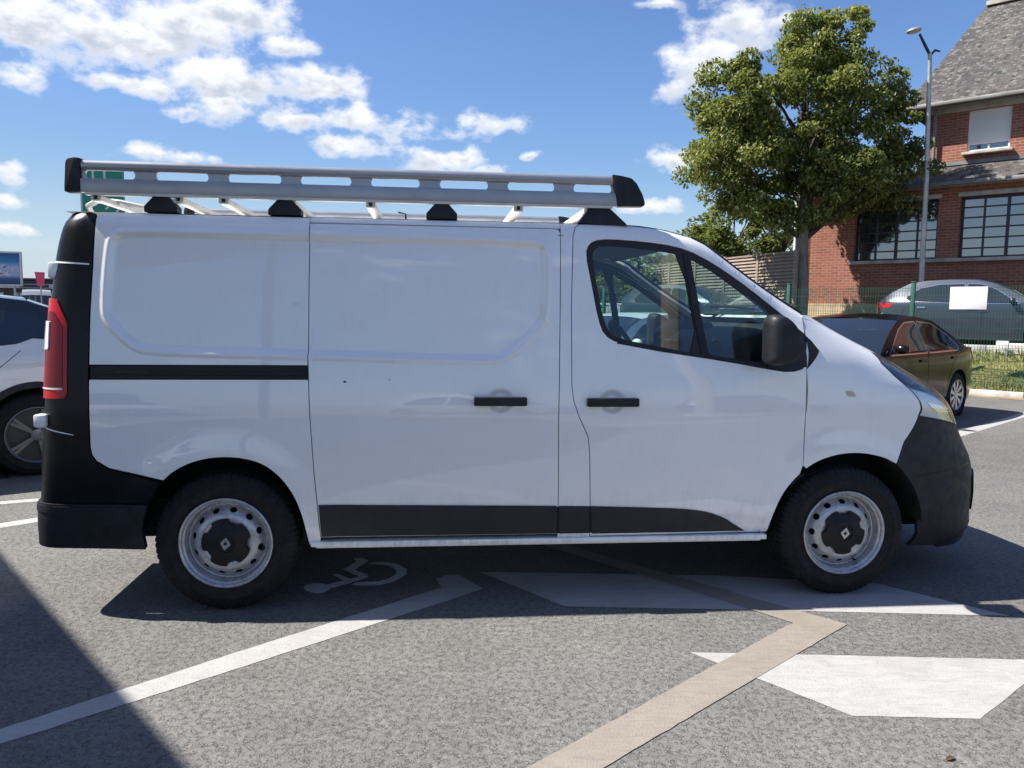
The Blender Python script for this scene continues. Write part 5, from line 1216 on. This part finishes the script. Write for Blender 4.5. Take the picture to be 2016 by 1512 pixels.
MB().box(((X0 + WLEN) / 2, 1.19, 4.24), (WLEN - X0, .10, .10)).build('flashing', 'zinc', BL)
MB().box(((X0 + WLEN) / 2, 1.185, 5.70), (WLEN - X0, .06, .20)).build('frieze', 'concrete', BL)
b = MB(); e0, ex_, ez = 2.35, WLEN + .4, 5.80; ry, rz_ = 4.35, 9.30; rx0 = 3.75
b.add([(e0, .78, ez), (ex_, .78, ez), (ex_, ry, rz_), (rx0 - .2, ry, rz_)], [(0, 1, 2, 3)])
b.add([(e0, .78, ez), (rx0 - .2, ry, rz_), (e0, 7.6, ez)], [(0, 1, 2)]); b.add([(e0, 7.6, ez), (rx0 - .2, ry, rz_), (ex_, ry, rz_), (ex_, 7.6, ez)], [(0, 1, 2, 3)])
b.build('main_roof', 'slate', BL)
MB().box(((e0 + ex_) / 2, .72, 5.77), (ex_ - e0, .13, .10)).build('gutter', 'zinc', BL, bevel=.02)
MB().box(((rx0 + ex_) / 2, ry, rz_ + .02), (ex_ - rx0 + .4, .30, .12)).build('ridge_capping', 'concrete', BL)
MB().tube([(3.12, 1.10, 4.25), (3.12, 1.10, 5.72)], .045, 10).build('downpipe', 'zinc', BL)

# =================================================================== street lamp
LP = empty('street_lamp', (10.08, 19.06, terrain_z(4.3)), 0); tag(LP, 'tall grey street lamp with round head between tree and brick building', 'street lamp')
z0 = terrain_z(4.3)
MB().tube([(0, 0, -.1), (0, 0, .9), (0, 0, .92), (-.04, 0, 4.0), (-.14, 0, 7.75 - z0)], [.085, .085, .068, .058, .045], 14).build('pole', 'galvanised', LP)
MB().tube([(-.14, 0, 7.70 - z0), (-.02, 0, 7.83 - z0), (.10, 0, 7.80 - z0)], [.03, .03, .02], 8).tube([(-.14, 0, 7.72 - z0), (-.26, 0, 7.92 - z0), (-.42, 0, 8.20 - z0)], [.035, .035, .028], 8).build('arm', 'frame_navy', LP)
hd = MB().lathe([(.0001, .075), (.07, .07), (.14, .05), (.165, .03), (.17, .0), (.14, -.025), (.0001, -.03)], 28, 'z', (0, 0, 0)).build('lamp_head', 'galvanised', LP); hd.location = (-.56, 0, 8.26 - z0); hd.rotation_euler = (0, R(-8), 0)
o = MB().lathe([(.0001, -.040), (.09, -.040), (.13, -.026)], 24, 'z').build('diffuser', 'bar_cream', hd)

# =================================================================== trees
def leaf_mat(name, a, bcol, c):
    m = bpy.data.materials.new(name); m.use_nodes = True; t = NT(m.node_tree); t.n.clear()
    at = t.node('ShaderNodeAttribute', attribute_name='tint'); s = t.node('ShaderNodeSeparateColor'); t.put(s.inputs[0], at.outputs['Color'])
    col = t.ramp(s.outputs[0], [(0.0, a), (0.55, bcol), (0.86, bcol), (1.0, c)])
    d = t.node('ShaderNodeBsdfPrincipled'); t.put(d.inputs['Base Color'], col); d.inputs['Roughness'].default_value = .5; d.inputs['Specular IOR Level'].default_value = .35
    tr = t.node('ShaderNodeBsdfTranslucent'); t.put(tr.inputs[0], t.mix(.55, col, (0.40, 0.46, 0.08, 1)))
    mx = t.node('ShaderNodeMixShader'); mx.inputs[0].default_value = .38; t.l.new(d.outputs[0], mx.inputs[1]); t.l.new(tr.outputs[0], mx.inputs[2])
    o = t.node('ShaderNodeOutputMaterial'); t.l.new(mx.outputs[0], o.inputs[0]); MATS[name] = m
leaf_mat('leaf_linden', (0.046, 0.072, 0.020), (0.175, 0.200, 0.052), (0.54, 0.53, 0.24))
leaf_mat('leaf_dark', (0.025, 0.050, 0.014), (0.070, 0.105, 0.028), (0.15, 0.17, 0.05))
leaf_mat('leaf_grey', (0.055, 0.085, 0.030), (0.13, 0.16, 0.065), (0.20, 0.22, 0.10))
def bark_fn(t, b):
    co = objco(t); n = t.noise(t.vmath('MULTIPLY', co, (5, 5, 1.2)), 4, 6, .7); n2 = t.noise(co, 1.5, 3)
    t.put(b.inputs['Base Color'], t.mix(t.maprange(n2, .4, .7, 0, .5), t.ramp(n, [(.3, (0.12, 0.10, 0.085)), (.6, (0.27, 0.245, 0.21)), (.8, (0.38, 0.355, 0.31))]), (0.16, 0.17, 0.12, 1)))
    bn = t.node('ShaderNodeBump'); bn.inputs['Strength'].default_value = .8; bn.inputs['Distance'].default_value = .02; t.put(bn.inputs['Height'], n); t.put(b.inputs['Normal'], bn.outputs[0])
mat('bark', (0.17, 0.15, 0.13), .95, fn=bark_fn)
mat('bark_dark', (0.06, 0.052, 0.045), .95, fn=vary(6, .3))
def leaves(name, centres, radii, per, size, m, parent, droop=.5, tips=None, seed=1):
    g = np.random.default_rng(seed); V = []; T_ = []
    P = []; TT = []
    for c, r, k in zip(centres, radii, per):
        n = int(k); d = g.normal(size=(n, 3)); d /= np.linalg.norm(d, axis=1, keepdims=True); rr = g.uniform(.25, 1, n) ** .55
        p = c + d * rr[:, None] * r; P.append(p)
        # outer leaves get pale bracts; darker inner leaves and sprays put shading into the tint
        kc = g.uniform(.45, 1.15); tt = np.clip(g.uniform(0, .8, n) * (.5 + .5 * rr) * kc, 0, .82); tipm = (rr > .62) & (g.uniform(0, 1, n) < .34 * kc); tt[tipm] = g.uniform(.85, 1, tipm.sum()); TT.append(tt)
    P = np.concatenate(P); TT = np.concatenate(TT); n = len(P)
    a = g.uniform(0, 2 * np.pi, n); L = size * g.uniform(.65, 1.25, n); W = L * g.uniform(.55, .8, n)
    pit = -droop + g.normal(0, .45, n)
    f = np.stack([np.cos(a) * np.cos(pit), np.sin(a) * np.cos(pit), np.sin(pit)], -1); sd_ = np.stack([-np.sin(a), np.cos(a), g.normal(0, .45, n)], -1); sd_ /= np.linalg.norm(sd_, axis=1, keepdims=True)
    up = np.cross(f, sd_); 
    q0 = P - f * L[:, None] * .5; q1 = P + sd_ * W[:, None] * .5 + up * (W * .16)[:, None]; q2 = P + f * L[:, None] * .5; q3 = P - sd_ * W[:, None] * .5 + up * (W * .16)[:, None]
    V = np.stack([q0, q1, q2, q3], 1).reshape(-1, 3)
    me = bpy.data.meshes.new(name); me.vertices.add(4 * n); me.vertices.foreach_set('co', V.ravel())
    F = np.arange(4 * n).reshape(-1, 4); F = np.concatenate([F[:, [0, 1, 2]], F[:, [0, 2, 3]]])
    me.loops.add(F.size); me.polygons.add(len(F)); me.loops.foreach_set('vertex_index', F.ravel()); me.polygons.foreach_set('loop_start', np.arange(0, F.size, 3))
    me.update(); me.validate()
    ca = me.color_attributes.new('tint', 'FLOAT_COLOR', 'POINT'); col = np.ones((4 * n, 4)); col[:, :3] = np.repeat(TT, 4)[:, None]; ca.data.foreach_set('color', col.ravel())
    return link(name, me, m, parent)
def tree(name, label, loc, trunk, lobes, nclump, per, size, m, seed, cr=.55, group=None, droop=.5, branch=True):
    """lobes: ellipsoids (cx, cy, cz, rx, ry, rz) relative to loc that make the crown"""
    g = np.random.default_rng(seed); E_ = empty(name, loc); tag(E_, label, 'tree', group)
    th = trunk
    b = MB(); b.tube([(0, 0, -.2), (0, 0, .15), (.02, .0, th[0] * .4), (-.03, .02, th[0] * .8), (-.02, 0, th[0] * 1.15), (0, .05, th[0] * 1.6)], [th[1] * 1.35, th[1] * 1.05, th[1], th[1] * .92, th[1] * .75, th[1] * .45], 14)
    C = []; Rr = []; K = []
    vol = np.array([l[3] * l[4] * l[5] for l in lobes]); pr = vol / vol.sum()
    for i in range(nclump):
        l = lobes[g.choice(len(lobes), p=pr)]; d = g.normal(size=3); d /= np.linalg.norm(d); rr = g.uniform(.35, 1) ** .5
        p = np.array(l[:3]) + d * rr * np.array(l[3:]) * .92; C.append(p); r = cr * g.uniform(.6, 1.2); Rr.append(np.array([r, r, r * .62])); K.append(per * g.uniform(.7, 1.3))
    trk = b.build('trunk', 'bark', E_)
    if branch:
        b2 = MB(); idx = g.choice(len(C), min(46, len(C)), replace=False)
        for i in idx:
            p = C[i]; z_s = min(th[0] * 1.55, max(th[0] * .85, p[2] - abs(p[0]) * .7 - .4)); mid = np.array([p[0] * .45, p[1] * .45, (z_s + p[2]) / 2 + .12])
            b2.tube([(0, 0, z_s), tuple(mid), tuple(p)], [.055, .032, .012], 6)
        b2.build('limbs', 'bark_dark', trk)
    leaves('crown', C, Rr, K, size, m, E_, droop, seed=seed)
    return E_
# linden between the timber fence and the building; crown about six and a half metres wide
tz = terrain_z(3.54)
LOB = [(-1.55, 0, 5.0, 1.15, 1.5, 1.45), (-.2, 0, 5.9, 1.45, 1.7, 1.9), (1.25, .2, 5.35, 1.20, 1.6, 1.65), (-1.75, -.1, 6.25, .95, 1.2, 1.0), (.25, 0, 7.35, 1.05, 1.25, 1.10), (2.05, 0, 4.75, .65, 1.1, .80), (1.95, .1, 6.6, .50, .7, .72), (-2.30, 0, 4.75, .50, .8, .42), (.85, -.5, 4.5, 1.05, 1.1, .60), (-1.1, 0, 3.95, .70, 1.0, .5), (-1.55, -.2, 3.60, .45, .6, .38), (-.1, -.4, 4.0, .90, .8, .60), (1.5, -.2, 4.0, .95, .8, .42), (-.5, -.35, 3.65, .45, .5, .35), (.35, -.3, 3.65, .45, .5, .32)]
K_ = 20.3 / 17.7
LOB = [(a * K_, b_ * K_, (c - 1.455) * K_ + 1.455 - tz, d * K_, e * K_, f_ * K_) for a, b_, c, d, e, f_ in LOB]
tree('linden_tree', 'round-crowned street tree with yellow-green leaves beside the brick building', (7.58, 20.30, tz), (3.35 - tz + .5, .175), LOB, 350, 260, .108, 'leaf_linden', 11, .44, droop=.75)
# trees beyond the timber fence
for i, (x, y, h, rx, m, lb) in enumerate([(8.6, 30.5, 6.3, 1.7, 'leaf_grey', 'pale grey-green tree rising behind the timber fence next to the trunk of the round tree'), (6.9, 29.0, 5.1, 1.5, 'leaf_dark', 'dark green bush rising behind the left end of the visible timber fence'), (10.8, 31.5, 6.9, 2.0, 'leaf_grey', 'tall loose tree half hidden behind the trunk of the round tree'),
        (4.4, 27.5, 3.6, 1.7, 'leaf_dark', 'low leafy tree behind the pale railing, seen through the cab window'), (1.9, 28.5, 3.5, 1.9, 'leaf_dark', 'leafy tree at the far left of the view through the cab window')]):
    zb_ = 1.4
    tree('background_tree', lb, (x, y, zb_), (h * .22, .11), [(0, 0, (h - zb_) * .62, rx, rx, (h - zb_) * .42), (rx * .4, 0, (h - zb_) * .40, rx * .8, rx, (h - zb_) * .32), (-rx * .4, .2, (h - zb_) * .38, rx * .8, rx, (h - zb_) * .30)], 60, 130, .17, m, 30 + i, .5, 'trees beyond the timber fence', .2)

# =================================================================== far left: shops, hoarding, signs
SH = empty('shop_row', (-41.0, 63.0, 0), R(8)); tag(SH, 'low dark shop front across the car park at far left', 'building')
MB().box((0, 4, 1.75), (34, 8, 3.5)).build('wall', 'shop_dark', SH)
MB().box((0, -.15, 3.05), (34.2, .5, .35)).build('fascia', 'shop_pale', SH)
MB().box((0, 4, 3.62), (34.3, 8.4, .16)).build('parapet', 'shop_dark', SH)
for i in range(8):
    w_ = MB().box((-14.5 + i * 4.1, -.02, 1.35), (3.2, .12, 2.3)).build('shop_window', 'pane', SH); MB().box((-14.5 + i * 4.1, -.09, 1.35), (.08, .06, 2.3)).build('mullion', 'zinc', w_)
    MB().box((-14.5 + i * 4.1, -.42, 3.05), (2.2, .06, .24)).build('name_panel', ('sign_white', 'shop_dark', 'bar_cream')[i % 3], SH)
def poster_fn(t, b):
    co = objco(t); s = t.node('ShaderNodeSeparateXYZ'); t.put(s.inputs[0], co)
    c = t.ramp(t.maprange(s.outputs[2], -1.2, 1.2, 0, 1, False), [(0.0, (0.02, 0.03, 0.10)), (0.18, (0.04, 0.07, 0.20)), (0.30, (0.35, 0.40, 0.60)), (0.55, (0.40, 0.42, 0.60)), (0.72, (0.03, 0.20, 0.42)), (1.0, (0.015, 0.06, 0.22))])
    v = t.node('ShaderNodeTexVoronoi'); t.put(v.inputs['Vector'], co); v.inputs['Scale'].default_value = 1.9
    m = t.math('MULTIPLY', t.maprange(v.outputs['Distance'], .5, .25), t.math('MULTIPLY', t.maprange(s.outputs[2], -.7, -.3), t.maprange(s.outputs[2], .45, .1)))
    c = t.mix(m, c, t.mix(t.math('GREATER_THAN', t.noise(co, 2.2, 2), .55), (0.60, 0.62, 0.72, 1), (0.25, 0.05, 0.10, 1))); t.put(b.inputs['Base Color'], c)
mat('poster', (0.1, 0.2, 0.5), .4, fn=poster_fn)
bb = empty('billboard', (-40.2, 60.0, 0), R(14)); tag(bb, 'blue picture billboard with pale frame at the left edge', 'billboard')
o = MB().box((0, 0, 0), (3.3, .10, 2.42)).build('poster', 'poster', bb); o.location = (0, 0, 4.30)
MB().box((0, 0, 5.57), (3.62, .20, .14)).box((0, 0, 3.03), (3.62, .20, .14)).box((-1.74, 0, 4.30), (.14, .20, 2.42)).box((1.74, 0, 4.30), (.14, .20, 2.42)).build('frame', 'shop_pale', bb, bevel=.01)
for x in (-1.2, 1.2): MB().box((x, .12, 1.5), (.14, .14, 3.0)).build('leg', 'galvanised', bb)
pk = empty('pink_banner', (-30.68, 50.0, 0), R(10)); tag(pk, 'small bright pink tapered banner on a post beyond the white crossover', 'banner')
MB().prism([(-.30, 3.64), (.30, 3.62), (.22, 2.74), (-.16, 2.74)], -.03, .03, 'y').build('cloth', 'pink', pk); MB().box((0, .08, 1.6), (.06, .06, 3.2)).build('post', 'galvanised', pk)
# green pylon sign behind the roof rack
ps = empty('pylon_sign', (-18.45, 35.0, 0), R(4)); tag(ps, 'green sign with white frame bars behind the rear of the roof rack', 'sign')
MB().box((0, 0, 6.55), (1.78, .18, 2.0)).build('panel', 'sign_green', ps)
for x in (-.38, .12): MB().box((x, -.10, 7.05), (.10, .03, .96)).build('bar', 'fence_pale', ps)
MB().box((.0, -.10, 6.62), (1.78, .03, .10)).build('bar', 'fence_pale', ps)
MB().box((-.92, 0, 6.55), (.08, .20, 2.04)).box((0, 0, 7.58), (1.9, .20, .05)).build('frame', 'fence_pale', ps)
for x, z in ((-.45, 6.22), (.02, 6.05), (.42, 5.85)):
    b = MB(); n = 14; ro, ri = .30, .20
    A = [(x + ro * math.cos(R(t)), z + ro * math.sin(R(t))) for t in np.linspace(-70, 110, n)] + [(x + ri * math.cos(R(t)), z + ri * math.sin(R(t))) for t in np.linspace(110, -70, n)]
    b.prism(A, -.12, -.09, 'y').build('white_curve', 'fence_pale', ps)
for x in (-.4, .4): MB().box((x, .05, 2.8), (.14, .14, 5.6)).build('leg', 'galvanised', ps)
# tall beige sign pillar behind the camera; the van's paint and glass mirror it
tp = empty('beige_pillar', (4.62, -2.98, 0), R(37)); tag(tp, 'tall narrow beige sign pillar behind the camera, mirrored in the van door', 'pillar')
mat('beige_panel', (0.56, 0.53, 0.47), .6, fn=vary(2, .08))
MB().box((0, 0, 3.1), (.30, .14, 6.0)).build('panel', 'beige_panel', tp, bevel=.01)
MB().box((0, 0, .06), (.7, .4, .12)).build('base', 'concrete', tp, bevel=.01)
# unseen canopy added so its roof edge throws the long shadow at lower left
sh_d = np.array([0.858, -0.035]) * 4.2
A_ = np.array([-3.45, 4.80]) - sh_d; B_ = np.array([-0.30, 1.50]) - sh_d
dr_ = (B_ - A_) / np.linalg.norm(B_ - A_); len_ = 9.0
KB = empty('shadow_canopy', (float(A_[0]), float(A_[1]), 0), math.atan2(dr_[1], dr_[0])); tag(KB, 'added flat canopy on slim posts, out of view, casting a shadow on the asphalt', 'canopy')
MB().box((len_ / 2, -2.6, 4.10), (len_, 5.2, .20)).build('roof', 'render_wall', KB, bevel=.01)
MB().box((len_ / 2, .02, 4.08), (len_ + .04, .03, .26)).build('fascia', 'zinc', KB)
for x in (.6, 4.5, 8.4):
    for y in (-.7, -4.6): MB().tube([(x, y, 0), (x, y, 4.0)], .06, 12).build('post', 'galvanised', KB)
# a dry leaf on the tarmac
lf = empty('fallen_leaf', (1.46, 2.40, .004), R(25)); tag(lf, 'small dry brown leaf lying on the asphalt at lower right', 'leaf')
mat('dry_leaf', (0.09, 0.045, 0.03), .8)
MB().add([(-.022, 0, 0), (-.008, .008, .004), (.010, .009, .006), (.024, 0, .002), (.010, -.008, .005), (-.008, -.008, .003), (0, 0, .0015)], [(0, 1, 6), (1, 2, 6), (2, 3, 6), (3, 4, 6), (4, 5, 6), (5, 0, 6)]).build('blade', 'dry_leaf', lf)
MB().tube([(-.022, 0, 0), (-.036, .004, .002)], .0009, 5).build('stalk', 'dry_leaf', lf)


# =================================================================== behind the camera: bay lines and parked cars that the van's paint mirrors
for k_ in range(5):
    a_ = np.array([-6.5 + 3.3 * k_, -2.2]); line_strip('painted_line', tuple(a_), tuple(a_ + np.array([-3.4, -3.6])), .13, 'road_white')
line_strip('painted_line', (-9.0, -2.1), (9.5, -2.1), .13, 'road_white')
L_ = 4.1
for i_, (x_, y_, pm, lb) in enumerate([(-5.3, -6.8, 'paint_car_white', 'white hatchback parked behind the camera on the left'), (1.6, -6.9, 'paint_grey', 'silver hatchback parked behind the camera'), (8.2, -6.8, 'paint_blue', 'blue hatchback parked behind the camera on the right')]):
    car('rear_row_hatchback', lb, 'car', (x_, y_, 0), (.69, .72), L_, .87, 1.46, .78, 3.30, .30,
        profile(L_, 1.46, .96, (3.05, .96), (2.25, 1.39), (.70, 1.40), [(.36, 1.18, 'rear_window'), (.12, .98, 'boot_lid'), (.06, .92, 'boot_lid')], (.02, .82), .62),
        [[(2.75, .96), (2.30, 1.25), (2.05, 1.34), (1.80, 1.345), (1.78, .95)], [(1.73, .95), (1.75, 1.345), (1.25, 1.335), (.90, 1.25), (.68, 1.06), (.78, .97)]], pm, zb=.94, spokes=8, group='cars parked behind the camera')
